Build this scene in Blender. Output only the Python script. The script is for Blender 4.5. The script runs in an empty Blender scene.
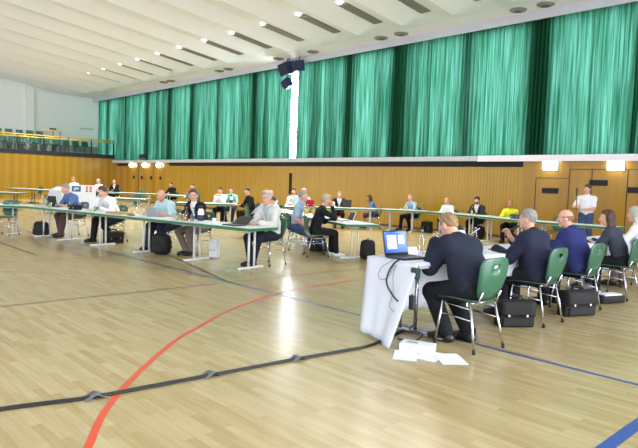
import bpy, bmesh, math, random
import numpy as np
from mathutils import Vector, Matrix
random.seed(7)
SC = bpy.context.scene
COL = SC.collection
PI = math.pi

# ------------------------------------------------------------------ materials
def mat(name, c, rough=.6, metal=0., var=.08, scale=30., spec=.5, coat=0., bump=0., trans=0., emit=0.):
    m = bpy.data.materials.new(name); m.use_nodes = True
    nt = m.node_tree; b = nt.nodes['Principled BSDF']
    b.inputs['Roughness'].default_value = rough
    b.inputs['Metallic'].default_value = metal
    b.inputs['Specular IOR Level'].default_value = spec
    b.inputs['Coat Weight'].default_value = coat
    b.inputs['Transmission Weight'].default_value = trans
    tc = nt.nodes.new('ShaderNodeTexCoord'); no = nt.nodes.new('ShaderNodeTexNoise')
    no.inputs['Scale'].default_value = scale; no.inputs['Detail'].default_value = 3
    nt.links.new(tc.outputs['Object'], no.inputs['Vector'])
    mx = nt.nodes.new('ShaderNodeMix'); mx.data_type = 'RGBA'
    mx.inputs['A'].default_value = (*[v*(1-var) for v in c], 1)
    mx.inputs['B'].default_value = (*[min(1, v*(1+var)) for v in c], 1)
    nt.links.new(no.outputs['Fac'], mx.inputs['Factor'])
    nt.links.new(mx.outputs['Result'], b.inputs['Base Color'])
    if bump:
        bp = nt.nodes.new('ShaderNodeBump'); bp.inputs['Strength'].default_value = bump; bp.inputs['Distance'].default_value = .01
        nt.links.new(no.outputs['Fac'], bp.inputs['Height']); nt.links.new(bp.outputs['Normal'], b.inputs['Normal'])
    if emit:
        b.inputs['Emission Color'].default_value = (*c, 1); b.inputs['Emission Strength'].default_value = emit
    return m
def s(r, g, b):
    f = lambda v: ((v/255+.055)/1.055)**2.4 if v > 10 else v/255/12.92
    return (f(r), f(g), f(b))
M = {}
def MT(n, *a, **k): M[n] = mat(n, *a, **k); return M[n]
MT('skin', s(214,158,130), .5, var=.05, scale=20); MT('skin_pink', s(208,156,134), .5, var=.05); MT('lip', s(178,100,92), .45)
MT('skin_tan', s(170,112,78), .5, var=.05)
MT('eye_white', s(230,228,222), .3, var=.01); MT('eye_dark', s(40,32,28), .25)
for n, c in dict(blond=(140,112,78), pale_blond=(172,154,126), light_brown=(124,98,80), grey_hair=(138,132,126), white_hair=(172,166,160), brown_hair=(74,54,42), dark_hair=(40,32,30), long_brown=(62,36,28), beard=(44,36,34)).items():
    MT(n, s(*c), .6, var=.3, scale=90, bump=.4)
for n, c in dict(navy=(30,36,52), navy_suit=(32,36,56), blue_suit=(38,44,96), charcoal=(52,58,70), black_cloth=(24,25,30), blue_polo=(84,112,166), white_shirt=(226,226,232),
    pale_blue=(176,206,216), light_blue=(152,178,204), grey_shirt=(168,176,180), light_grey=(196,198,196), jeans=(60,78,112), navy_trousers=(40,44,70), grey_trousers=(112,100,96),
    mint=(130,200,186), yellow=(222,220,44), grey_blue=(96,104,128), red_cloth=(150,30,44), white_top=(222,228,234), brown_trousers=(84,66,66), blue_top=(70,110,160), plum=(70,50,70), dark_jacket=(40,42,50)).items():
    MT(n, s(*c), .85, var=.12, scale=24, spec=.25, bump=.15)
MT('shoe_black', s(26,26,28), .4); MT('shoe_white', s(222,224,230), .5); MT('shoe_brown', s(66,56,48), .5)
MT('piping', s(190,196,204), .5)
MT('chair_green', s(40,92,70), .4, var=.05, coat=.2); MT('chair_seat_black', s(30,32,34), .6)
MT('chrome', s(200,200,205), .18, metal=1., var=.02); MT('grey_metal', s(176,178,184), .4, metal=.5, var=.03)
MT('rubber', s(28,28,30), .7)
MT('table_top', s(204,210,208), .45, var=.03); MT('table_green', s(36,108,76), .45, var=.05)
MT('white_metal', s(214,216,218), .4, var=.03)
MT('cloth_white', s(198,203,215), .9, var=.04, scale=5, spec=.2, bump=.5)
MT('paper', s(218,221,228), .8, var=.02); MT('card_white', s(216,219,226), .6, var=.02); MT('card_brown', s(176,138,84), .7)
MT('black_plastic', s(30,31,34), .4); MT('dark_grey', s(64,66,72), .5); MT('silver', s(158,162,166), .4, metal=.2)
MT('screen_blue', s(52,100,196), .3, var=.1, scale=4, emit=.35); MT('screen_white', s(220,232,250), .3, emit=.6); MT('screen_dark', s(30,34,42), .2)
MT('juice', s(236,134,34), .2); MT('yellow_liquid', s(214,192,70), .2); MT('green_liquid', s(140,170,60), .2); MT('cola', s(70,30,24), .15)
MT('bag_black', s(13,13,16), .75, var=.25, scale=50, bump=.3); MT('bag_grey', s(60,62,68), .6, bump=.3); MT('buckle', s(190,190,195), .3, metal=.8)
MT('clip_green', s(26,62,56), .4); MT('thermos', s(222,224,230), .3); MT('thermos_dark', s(36,44,70), .35)
MT('cable', s(12,12,14), .5); MT('tape', s(92,94,100), .5); MT('cable_grey', s(140,146,156), .5)
MT('white_paint', s(226,230,226), .7, var=.02, scale=3); MT('wall_white', s(196,206,202), .8, var=.02, scale=3); MT('ceiling_paint', s(232,236,244), .8, var=.02, scale=2)
MT('soffit', s(246,240,250), .7, var=.02, scale=2); MT('sill', s(196,200,206), .5, var=.03)
MT('slot', s(128,132,126), .6); MT('pelmet', s(196,200,214), .7, var=.02, scale=2); MT('black_recess', s(22,20,28), .7); MT('rail_yellow', s(224,196,80), .4); MT('rail_black', s(28,32,40), .5)
MT('mesh_panel', s(70,112,104), .4, trans=0., var=.2, scale=8)
MT('concrete', s(150,146,140), .8, var=.1); MT('wall_upper', s(228,232,232), .8, var=.02, scale=2)
MT('lamp_glow', (1.,.95,.8), .5, emit=9., var=.01); MT('lamp_cool', (1., 1., 1.), .5, emit=12., var=.01)
MT('speaker_blue', s(40,46,88), .5); MT('speaker_grille', s(34,38,66), .8, bump=.3)
MT('red_mark', s(208,70,78), .6); MT('blue_mark', s(40,84,120), .6)
MT('line_blue', s(52,78,146), .3, var=.06); MT('line_red', s(206,74,44), .3, var=.06); MT('line_dark', s(34,38,50), .3)
MT('line_red_faint', s(206,150,112), .3)
MT('pole_brown', s(110,70,40), .5); MT('cup_white', s(230,230,232), .35); MT('pillar', s(70,74,66), .8)

def glass_mat():
    m = bpy.data.materials.new('clear_glass'); m.use_nodes = True; nt = m.node_tree; nt.nodes.clear()
    o = nt.nodes.new('ShaderNodeOutputMaterial'); mx = nt.nodes.new('ShaderNodeMixShader')
    t = nt.nodes.new('ShaderNodeBsdfTransparent'); g = nt.nodes.new('ShaderNodeBsdfGlossy')
    t.inputs['Color'].default_value = (.9,.95,.95,1); g.inputs['Roughness'].default_value = .08
    fr = nt.nodes.new('ShaderNodeLayerWeight'); fr.inputs['Blend'].default_value = .35
    nt.links.new(fr.outputs['Facing'], mx.inputs['Fac']); nt.links.new(t.outputs[0], mx.inputs[1]); nt.links.new(g.outputs[0], mx.inputs[2])
    nt.links.new(mx.outputs[0], o.inputs['Surface']); return m
M['glass'] = glass_mat()
def pane_mat():
    m = bpy.data.materials.new('window_glass'); m.use_nodes = True; nt = m.node_tree; nt.nodes.clear()
    o = nt.nodes.new('ShaderNodeOutputMaterial'); mx = nt.nodes.new('ShaderNodeMixShader'); mx.inputs['Fac'].default_value = .06
    t = nt.nodes.new('ShaderNodeBsdfTransparent'); g = nt.nodes.new('ShaderNodeBsdfGlossy'); g.inputs['Roughness'].default_value = .05
    nt.links.new(t.outputs[0], mx.inputs[1]); nt.links.new(g.outputs[0], mx.inputs[2]); nt.links.new(mx.outputs[0], o.inputs['Surface']); return m
M['pane'] = pane_mat()
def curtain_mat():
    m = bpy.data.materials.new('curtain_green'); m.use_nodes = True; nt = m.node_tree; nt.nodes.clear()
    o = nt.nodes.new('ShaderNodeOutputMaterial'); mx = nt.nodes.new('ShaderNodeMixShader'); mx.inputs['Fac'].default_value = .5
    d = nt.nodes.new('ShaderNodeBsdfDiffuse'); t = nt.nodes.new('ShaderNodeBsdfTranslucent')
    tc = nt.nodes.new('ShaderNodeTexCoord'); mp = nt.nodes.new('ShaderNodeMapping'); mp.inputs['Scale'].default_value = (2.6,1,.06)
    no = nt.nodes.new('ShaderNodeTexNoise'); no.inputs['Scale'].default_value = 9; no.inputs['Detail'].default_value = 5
    r = nt.nodes.new('ShaderNodeValToRGB'); r.color_ramp.elements[0].color = (.0045,.034,.018,1); r.color_ramp.elements[1].color = (.036,.108,.084,1)  # streaks put the shade between folds into the translucent colour
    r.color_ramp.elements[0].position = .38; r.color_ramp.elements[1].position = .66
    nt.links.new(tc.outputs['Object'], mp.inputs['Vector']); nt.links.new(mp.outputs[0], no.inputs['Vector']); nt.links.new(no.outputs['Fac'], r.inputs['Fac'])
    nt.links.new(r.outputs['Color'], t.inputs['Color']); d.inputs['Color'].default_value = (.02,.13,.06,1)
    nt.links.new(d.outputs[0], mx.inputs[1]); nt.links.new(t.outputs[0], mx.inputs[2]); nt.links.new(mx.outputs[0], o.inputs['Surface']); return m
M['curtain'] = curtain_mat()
def floor_mat():
    m = bpy.data.materials.new('parquet'); m.use_nodes = True; nt = m.node_tree; b = nt.nodes['Principled BSDF']
    tc = nt.nodes.new('ShaderNodeTexCoord'); br = nt.nodes.new('ShaderNodeTexBrick')
    br.inputs['Scale'].default_value = 1.; br.inputs['Brick Width'].default_value = .46; br.inputs['Row Height'].default_value = .068
    br.inputs['Mortar Size'].default_value = .0012; br.inputs['Mortar'].default_value = (*s(170,148,104),1); br.inputs['Bias'].default_value = 0
    br.inputs['Color1'].default_value = (*s(182,167,128),1); br.inputs['Color2'].default_value = (*s(165,147,103),1); br.offset = .37
    no = nt.nodes.new('ShaderNodeTexNoise'); no.inputs['Scale'].default_value = 3.5; no.inputs['Detail'].default_value = 6
    mp = nt.nodes.new('ShaderNodeMapping'); mp.inputs['Scale'].default_value = (.6, 9, 1)
    nt.links.new(tc.outputs['Object'], br.inputs['Vector']); nt.links.new(tc.outputs['Object'], mp.inputs['Vector']); nt.links.new(mp.outputs[0], no.inputs['Vector'])
    mx = nt.nodes.new('ShaderNodeMix'); mx.data_type = 'RGBA'; mx.blend_type = 'MULTIPLY'; mx.inputs['Factor'].default_value = 1
    rp = nt.nodes.new('ShaderNodeValToRGB'); rp.color_ramp.elements[0].position = .3; rp.color_ramp.elements[1].position = .7
    rp.color_ramp.elements[0].color = (.86,.83,.78,1); rp.color_ramp.elements[1].color = (1,1,1,1)
    nt.links.new(no.outputs['Fac'], rp.inputs['Fac']); nt.links.new(br.outputs['Color'], mx.inputs['A']); nt.links.new(rp.outputs['Color'], mx.inputs['B'])
    nt.links.new(mx.outputs['Result'], b.inputs['Base Color'])
    b.inputs['Roughness'].default_value = .25; b.inputs['Specular IOR Level'].default_value = .42
    return m
M['parquet'] = floor_mat()
def wood_mat(name, c1, c2, period, axis):
    m = bpy.data.materials.new(name); m.use_nodes = True; nt = m.node_tree; b = nt.nodes['Principled BSDF']
    tc = nt.nodes.new('ShaderNodeTexCoord'); w = nt.nodes.new('ShaderNodeTexWave'); w.wave_type = 'BANDS'; w.bands_direction = axis; w.wave_profile = 'SIN'
    w.inputs['Scale'].default_value = 1/period*.314; w.inputs['Distortion'].default_value = .0
    no = nt.nodes.new('ShaderNodeTexNoise'); no.inputs['Scale'].default_value = 2.2; no.inputs['Detail'].default_value = 4
    mp = nt.nodes.new('ShaderNodeMapping'); mp.inputs['Scale'].default_value = (2.5, 2.5, .25)
    nt.links.new(tc.outputs['Object'], w.inputs['Vector']); nt.links.new(tc.outputs['Object'], mp.inputs['Vector']); nt.links.new(mp.outputs[0], no.inputs['Vector'])
    ma = nt.nodes.new('ShaderNodeMath'); ma.operation = 'MULTIPLY_ADD'; ma.inputs[1].default_value = .35
    nt.links.new(w.outputs['Fac'], ma.inputs[0]); 
    ms = nt.nodes.new('ShaderNodeMath'); ms.operation = 'MULTIPLY'; ms.inputs[1].default_value = .65; nt.links.new(no.outputs['Fac'], ms.inputs[0]); nt.links.new(ms.outputs[0], ma.inputs[2])
    r = nt.nodes.new('ShaderNodeValToRGB'); r.color_ramp.elements[0].color = (*c1,1); r.color_ramp.elements[1].color = (*c2,1); r.color_ramp.elements[0].position = .2; r.color_ramp.elements[1].position = .75
    nt.links.new(ma.outputs[0], r.inputs['Fac']); nt.links.new(r.outputs['Color'], b.inputs['Base Color'])
    b.inputs['Roughness'].default_value = .24
    return m
M['wood_slat'] = wood_mat('wood_slat', s(158,120,32), s(178,140,48), .12, 'X')
M['wood_panel'] = wood_mat('wood_panel', s(156,114,36), s(172,132,48), 1.1, 'X')
M['wood_side'] = wood_mat('wood_side', s(150,112,22), s(168,130,34), .5, 'Y')

# ------------------------------------------------------------------ mesh builder
class MB:
    def __init__(s_): s_.v = []; s_.f = []; s_.mi = []; s_.sm = []
    def add(s_, V, F, mi=0, smooth=False):
        o = len(s_.v); s_.v += [tuple(p) for p in V]
        for f in F: s_.f.append(tuple(o+i for i in f)); s_.mi.append(mi); s_.sm.append(smooth)
        return s_
    def box(s_, c, d, mi=0, rz=0., bev=0., mx=None):
        x, y, z = [k/2 for k in d]
        b = min(bev, x*.9, y*.9, z*.9)
        bm = bmesh.new(); bmesh.ops.create_cube(bm, size=1)
        for v in bm.verts: v.co = Vector((v.co.x*d[0], v.co.y*d[1], v.co.z*d[2]))
        if b > 0: bmesh.ops.bevel(bm, geom=bm.edges[:], offset=b, segments=2, affect='EDGES', profile=.5)
        R = mx if mx is not None else Matrix.Rotation(rz, 4, 'Z')
        V = [R @ v.co + Vector(c) for v in bm.verts]; bm.verts.index_update()
        F = [[v.index for v in f.verts] for f in bm.faces]; bm.free()
        return s_.add(V, F, mi)
    def tube(s_, pts, r, n=8, mi=0, cap=True):
        pts = [Vector(p) for p in pts]; rs = r if isinstance(r, (list, tuple)) else [r]*len(pts)
        V = []; F = []; prev = None
        for i, p in enumerate(pts):
            t = (pts[min(i+1, len(pts)-1)] - pts[max(i-1, 0)]).normalized()
            a = (prev - t*prev.dot(t)) if prev is not None else t.orthogonal()
            if a.length < 1e-6: a = t.orthogonal()
            a.normalize(); prev = a; b = t.cross(a)
            for k in range(n):
                an = 2*PI*k/n; V.append(p + (a*math.cos(an) + b*math.sin(an))*rs[i])
        for i in range(len(pts)-1):
            for k in range(n): F.append((i*n+k, i*n+(k+1) % n, (i+1)*n+(k+1) % n, (i+1)*n+k))
        if cap: F.append(tuple(range(n))[::-1]); F.append(tuple((len(pts)-1)*n+k for k in range(n)))
        return s_.add(V, F, mi, True)
    def lathe(s_, prof, c=(0,0,0), n=14, mi=0):
        V = []; F = []
        for (r, z) in prof:
            for k in range(n):
                a = 2*PI*k/n; V.append((c[0]+max(r,1e-4)*math.cos(a), c[1]+max(r,1e-4)*math.sin(a), c[2]+z))
        for i in range(len(prof)-1):
            for k in range(n): F.append((i*n+k, i*n+(k+1) % n, (i+1)*n+(k+1) % n, (i+1)*n+k))
        F.append(tuple(range(n))[::-1]); F.append(tuple((len(prof)-1)*n+k for k in range(n)))
        return s_.add(V, F, mi, True)
    def grid(s_, fn, nu, nv, mi=0, smooth=True):
        V = [fn(i/nu, j/nv) for j in range(nv+1) for i in range(nu+1)]
        F = [(j*(nu+1)+i, j*(nu+1)+i+1, (j+1)*(nu+1)+i+1, (j+1)*(nu+1)+i) for j in range(nv) for i in range(nu)]
        return s_.add(V, F, mi, smooth)
    def sphere(s_, c, r, mi=0, n=10):
        rr = r if isinstance(r, (tuple, list)) else (r, r, r)
        V = []; F = []
        for j in range(n//2+1):
            th = PI*j/(n//2)
            for k in range(n):
                a = 2*PI*k/n; V.append((c[0]+rr[0]*math.sin(th)*math.cos(a)+1e-5*math.cos(a), c[1]+rr[1]*math.sin(th)*math.sin(a)+1e-5*math.sin(a), c[2]+rr[2]*math.cos(th)))
        for j in range(n//2):
            for k in range(n): F.append((j*n+k, (j+1)*n+k, (j+1)*n+(k+1) % n, j*n+(k+1) % n))
        return s_.add(V, F, mi, True)
    def build(s_, name, mats, parent=None, solid=0.):
        me = bpy.data.meshes.new(name); me.from_pydata(s_.v, [], s_.f)
        for m in (mats if isinstance(mats, (list, tuple)) else [mats]): me.materials.append(M[m] if isinstance(m, str) else m)
        me.polygons.foreach_set('material_index', s_.mi); me.polygons.foreach_set('use_smooth', s_.sm); me.update()
        o = bpy.data.objects.new(name, me); COL.objects.link(o)
        if parent: o.parent = parent
        if solid:
            md = o.modifiers.new('thickness', 'SOLIDIFY'); md.thickness = solid; md.offset = 0
        return o
def tag(o, label=None, cat=None, group=None, kind=None):
    if label: o['label'] = label
    if cat: o['category'] = cat
    if group: o['group'] = group
    if kind: o['kind'] = kind
    return o
def struct(o): return tag(o, kind='structure')
def empty(name, loc, rz=0., label=None, cat=None, group=None, scale=1.):
    o = bpy.data.objects.new(name, None); COL.objects.link(o); o.empty_display_size = .1
    o.location = loc; o.rotation_euler = (0, 0, rz); o.scale = (scale,)*3
    return tag(o, label, cat, group)
def dup(root, loc, rz=0., label=None, group=None, scale=None):
    def cp(o, par):
        c = o.copy(); COL.objects.link(c)
        if par: c.parent = par
        for ch in o.children: cp(ch, c)
        return c
    r = cp(root, None); r.location = loc; r.rotation_euler = (0, 0, rz)
    if label: r['label'] = label
    if group: r['group'] = group
    if scale: r.scale = (scale,)*3
    return r
class Proto:   # the first placement uses the built thing itself, the next ones copies
    def __init__(s_, make): s_.make = make; s_.first = None
    def put(s_, loc, rz, label, cat=None, group=None, scale=1.):
        if s_.first is None:
            s_.first = s_.make(); o = s_.first; o.location = loc; o.rotation_euler = (0, 0, rz); o.scale = (scale,)*3; tag(o, label, cat, group)
            return o
        o = dup(s_.first, loc, rz, label, None, scale)
        if cat: o['category'] = cat
        if group: o['group'] = group
        elif 'group' in o: del o['group']
        return o
ORD = ['first','second','third','fourth','fifth','sixth','seventh','eighth','ninth','tenth','eleventh','twelfth','thirteenth','fourteenth','fifteenth','sixteenth']

# ------------------------------------------------------------------ the hall
W = 17.4; XR = 11.; YF = -11.; XL = -38.45; XU = -41.3; ZS = 2.62; ZC = 6.7; ZSO = 6.94; YB = 16.2; ZB = 6.95; SL = .126
def slab(name, x0, x1, y0, y1, z0, z1, m):
    return struct(MB().box(((x0+x1)/2, (y0+y1)/2, (z0+z1)/2), (x1-x0, y1-y0, z1-z0)).build(name, m))
slab('floor', XU-.3, XR, YF, W+.2, -.1, 0, 'parquet')
# back wall below the windows: slatted middle field, plain doors panels on both sides
slab('wall_back', -31.17, -9.08, W, W+.25, 0, 2.27, 'wood_slat')
slab('wall_back_right', -9.08, XR, W, W+.25, 0, 2.46, 'wood_panel')
slab('wall_back_left', XL, -31.17, W, W+.25, 0, 2.46, 'wood_panel')
slab('trim_1', -31.17, -9.08, W+.02, W+.25, 2.27, 2.46, 'black_recess')
slab('trim_2', XL, XR, W-.16, W+.25, 2.46, ZS, 'sill')
slab('trim_3', -10.6, XR, W-.2, W-.16, 2.44, ZS+.01, 'soffit')
# panel seams and the dark pulls on the wall panels
for i, (x, z0, z1) in enumerate([(-8.63,0,1.93),(-6.95,0,2.2),(-5.98,0,2.2),(-7.6,0,2.2),(-34.98,0,2.75),(-36.5,0,2.3),(-33.,0,2.3)]):
    slab('trim_%d' % (10+i), x-.012 if i != 4 else x-.04, x+.012 if i != 4 else x+.04, W-.008, W, z0, z1, 'brown_trousers' if i != 4 else 'black_recess')
slab('trim_20', -8.63, -7.6, W-.008, W, 1.93, 1.95, 'brown_trousers')
slab('trim_21', -7.6, XR, W-.008, W, 2.2, 2.22, 'brown_trousers')
slab('trim_22', -20.33, -20.14, W-.02, W, 1.02, 1.97, 'black_recess')
slab('trim_23', -38.0, -36.47, W-.01, W, 2.26, 2.42, 'black_recess')
slab('baseboard_back', XL, XR, W-.02, W, 0, .07, 'brown_trousers')
for i, (x, z) in enumerate([(-8.16,1.56),(-6.75,1.83),(-5.7,1.65)]):
    o = MB().box((x, W-.02, z), (.5, .04, .16), bev=.01).build('door_pull', 'black_recess')
    tag(o, ['black recessed pull plate on the wood panel left of the standing man','black plate on the wood panel behind the standing man','black pull plate on the wood panel at the right photo edge'][i], 'door pull')
for i, x in enumerate([-35.6,-34.51,-33.27,-32.13]):
    o = MB().lathe([(.1,0),(.1,.05),(.06,.07)], n=12).build('wall_bumper', 'black_recess'); o.rotation_euler = (PI/2,0,0); o.location = (x, W, 1.54)
    tag(o, '%s of four round black wall fittings on the far left panels, counted from the left' % ORD[i], 'wall fitting')
# round lamps (left) and square lamps (right) under the sill
for i, x in enumerate([-35.76,-34.01,-32.24]):
    r = empty('wall_lamp', (x, W, 2.31), 0, ['round glowing wall lamp just left of the dark vertical rail','round glowing wall lamp just right of the dark vertical rail','round glowing wall lamp beside the long black recess'][i], 'lamp', 'round wall lamps')
    a = MB().lathe([(.17,0),(.17,.03)], n=16).build('lamp_base', 'sill', r); a.rotation_euler = (PI/2,0,0)
    a = MB().sphere((0,-.1,0), .15, n=14).build('lamp_globe', 'lamp_glow', r)
for i, x in enumerate([-8.18,-6.3]):
    r = empty('wall_lamp', (x, W, 2.31), 0, ['square glowing wall lamp above the man in yellow\'s right, left one of two','square glowing wall lamp to the right above the standing man'][i], 'lamp', 'square wall lamps')
    if i == 0: r['label'] = 'square glowing wall lamp, the left one of the two on the right'
    MB().box((0,-.02,0), (.46,.04,.28), bev=.005).build('lamp_base', 'sill', r)
    MB().box((0,-.09,0), (.42,.1,.24), bev=.02).build('lamp_shade', 'lamp_glow', r)
# window wall
pillars = [(-3.2,.5),(-5.95,.16),(-8.87,.72),(-11.42,.24),(-14.38,.68),(-17.0,.44),(-20.2,0),(-23.35,.5),(-26.37,.3),(-28.95,.26),(-31.45,.56),(-34.2,.3),(-37.2,.4),(-40.,.3)]
slab('wall_back_top', XU, XR, W+.28, W+.5, ZC-.02, ZSO+.3, 'soffit')
slab('wall_back_far_right', -2.9, XR, W+.28, W+.5, ZS, ZC, 'pillar')
for i, (x, w) in enumerate(pillars):
    if w: slab('trim_%d' % (40+i), x-w/2, x+w/2, W+.26, W+.5, ZS, ZC, 'pillar')
for i in range(len(pillars)-1):
    x1 = pillars[i][0]-pillars[i][1]/2; x0 = pillars[i+1][0]+pillars[i+1][1]/2
    r = struct(empty('window_%d' % (i+1), ((x0+x1)/2, W+.4, ZS)))
    w = x1-x0; h = ZC-ZS; fb = MB()
    for xx in (-w/2+.02, w/2-.02): fb.box((xx,0,h/2), (.04,.06,h))
    for zz in (.02, h-.02): fb.box((0,0,zz), (w,.06,.04))
    fb.build('window_frame', 'white_metal', r)
    MB().box((0,.02,h/2), (w-.06,.008,h-.06)).build('window_pane', 'pane', r)
# curtains: one panel per bay, the gap at the bright slit
edges = [-3.0,-5.97,-8.9,-11.43,-14.4,-17.02,(-20.02,-20.52),-23.35,-26.37,-28.95,-31.45,-34.2,-37.2,-41.25]
def curtain(x0, x1, label, seed):
    rnd = random.Random(seed); n = int((x1-x0)/.022)
    ph = 0; ys = []; xs = []
    f = [(rnd.uniform(.11,.19), rnd.uniform(0,6.28)) for _ in range(3)]
    amp = []
    for i in range(n+1):
        x = x0+(x1-x0)*i/n
        y = sum(math.sin(2*PI*x/p+q+1.2*math.sin(x*2.1+q)) for p, q in f)/3
        ys.append(y*(.11+.04*math.sin(x*1.7+seed))); xs.append(x)
    zb = ZS+.004; zt = ZSO-.03
    def fn(u, v):
        i = min(n, int(round(u*n))); k = 1-.45*v
        lean = .05*math.sin(seed*1.7)*(1-v)
        pinch = (u-.5)*.07*(1-v)*math.cos(seed)
        return (xs[i]+(lean*0.6-pinch)*(0 if seed in (8,9) else 1), W+.1+ys[i]*k+(.05 if seed%2 else 0), zb+(zt-zb)*v)
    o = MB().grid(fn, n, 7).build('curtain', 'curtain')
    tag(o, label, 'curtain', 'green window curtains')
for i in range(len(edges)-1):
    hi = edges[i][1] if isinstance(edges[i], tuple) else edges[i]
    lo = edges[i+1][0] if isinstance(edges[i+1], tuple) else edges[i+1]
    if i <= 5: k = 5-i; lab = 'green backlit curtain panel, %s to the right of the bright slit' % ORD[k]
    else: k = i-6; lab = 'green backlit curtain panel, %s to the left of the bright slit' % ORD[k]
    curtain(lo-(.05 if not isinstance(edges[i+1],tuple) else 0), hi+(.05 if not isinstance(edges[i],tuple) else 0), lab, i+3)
# soffit with pelmet
slab('trim_4', XU, XR, W-.34, W-.28, ZC-.02, ZSO+.02, 'pelmet')
struct(MB().add([(XU,YB,ZB),(XR,YB,ZB),(XR,W-.3,ZSO),(XU,W-.3,ZSO),(XU,YB,ZB+.06),(XR,YB,ZB+.06),(XR,W-.3,ZSO+.06),(XU,W-.3,ZSO+.06)],[(0,1,2,3),(7,6,5,4),(0,4,5,1),(2,6,7,3)]).build('trim_5', 'soffit'))
slab('trim_30', XU, XR, W-.32, W+.3, ZSO-.02, ZSO+.06, 'soffit')
# folded ceiling: slots between slanted faces, falling towards the window wall
PER = 1.968; X0 = -11.6; PA = .27
def prof(x):
    t = ((x-X0)/PER) % 1.; t = min(t, 1-t)*PER     # distance to the slot middle
    if t < .2: return 0.
    return -PA*(t-.2)/(PER/2-.2)
cm = MB(); xs = []
k0 = int((XU-.4-X0)/PER)-1; k1 = int((XR-X0)/PER)+1
for k in range(k0, k1+1):
    for d in (-PER/2+.06, -PER/2+.02, -.2, 0, .2, PER/2-.02, PER/2-.06): xs.append(X0+k*PER+d)
xs = sorted(x for x in xs if XU-.6 < x < XR+.2)
ysl = [YB, YB-.2, YB-.4, YB-.6, YB-.8, 12, 8, 4, 0, -5, YF]
V = [(x, y, ZB+SL*(YB-y)+prof(x)*min(1,(YB-y)/.8)) for y in ysl for x in xs]
n = len(xs)
cm.add(V, [(j*n+i, j*n+i+1, (j+1)*n+i+1, (j+1)*n+i) for j in range(len(ysl)-1) for i in range(n-1)])
struct(cm.build('ceiling', 'ceiling_paint'))
slab('ceiling_roof', XU-.6, XR, YF, W+.5, 11.2, 11.3, 'ceiling_paint')
# slot lights; lamps and spots added in unlit slots too, brightening the far floor
for k in range(15):
    x = X0+PER*(1-k); z0 = ZB
    lab = 'grey ceiling slot with a lamp at its end, %s from the right' % ORD[k]
    r = empty('ceiling_light', (x, YB-2.7, z0+SL*2.7-.012), 0, lab, 'ceiling light', 'ceiling slot lights'); r.rotation_euler = (-math.atan(SL), 0, 0)
    g = MB().box((0,.97,0), (.38,1.85,.03), bev=.005)
    for q in range(14): g.box((0,.15+q*.125,-.02), (.36,.03,.02))
    g.build('grille', 'slot', r)
    MB().lathe([(.05,.0),(.07,.01),(.07,.03)], (0,-.02,-.04)).build('lamp', 'lamp_cool', r)
    L = bpy.data.lights.new('lamp_light', 'SPOT'); L.energy = 700; L.spot_size = math.radians(125); L.spot_blend = .9; L.shadow_soft_size = .3; L.color = (1,.97,.92)
    lo = bpy.data.objects.new('lamp_light', L); COL.objects.link(lo); lo.parent = r; lo.location = (0,-.02,-.4); lo.rotation_euler = (math.atan(SL)-.25,0,0)
# pairs of downlights in the soffit
dl = [(-30.57,'far left pair, left'),(-29.8,'far left pair, right'),(-25.03,'pair left of the hanging loudspeakers, left'),(-24.25,'pair left of the hanging loudspeakers, right'),(-20.41,'single one over the bright slit,'),(-18.2,'single one right of the hanging loudspeakers,'),(-14.54,'middle right pair, left'),(-13.6,'middle right pair, right'),(-9.14,'far right pair, left'),(-8.28,'far right pair, right')]
for x, w in dl:
    r = empty('soffit_downlight', (x, 16.65, ZSO+.005), 0, 'grey round downlight in the white soffit, %s lamp' % w, 'downlight', 'soffit downlights')
    MB().lathe([(.26,0.01),(.25,-.02),(.2,-.05),(.12,-.06)][::-1], n=18).build('housing', 'slot', r)
    MB().lathe([(.12,-.064),(.12,-.06)], n=16).build('lens', 'dark_grey', r)
# hanging loudspeakers at the slit
for i, (x, z, rx, ry) in enumerate([(-20.02,6.47,.3,-.15),(-19.22,6.52,.3,.1),(-19.93,5.83,.35,-.5)]):
    r = empty('loudspeaker', (x, 16.75, z), 0, ['dark blue loudspeaker hanging left of the slit top','dark blue loudspeaker hanging right of the slit top','small dark blue loudspeaker hanging lowest beside the slit'][i], 'loudspeaker', 'hanging loudspeakers')
    sc_ = (.85,.72,.62)[i]; mx = Matrix.Rotation(ry,4,'Y') @ Matrix.Rotation(rx,4,'X')
    MB().box((0,0,0), (.62*sc_,.5*sc_,.62*sc_), bev=.03, mx=mx).build('cabinet', 'speaker_blue', r)
    MB().box(mx @ Vector((0,-.26*sc_,0)), (.54*sc_,.02,.54*sc_), mx=mx).build('grille', 'speaker_grille', r)
    MB().tube([(0,0,.25*sc_),(0,.1,ZSO-z+.01)], .025).build('bracket', 'dark_grey', r)
r = empty('loudspeaker', (-33.9, W-.3, ZS), 0, 'small black loudspeaker on the sill by the far left curtains', 'loudspeaker')
MB().box((0,0,.2), (.55,.22,.26), bev=.03).build('cabinet', 'black_plastic', r); MB().tube([(0,0,0),(0,0,.1)], .05).build('foot', 'black_plastic', r)
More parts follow.
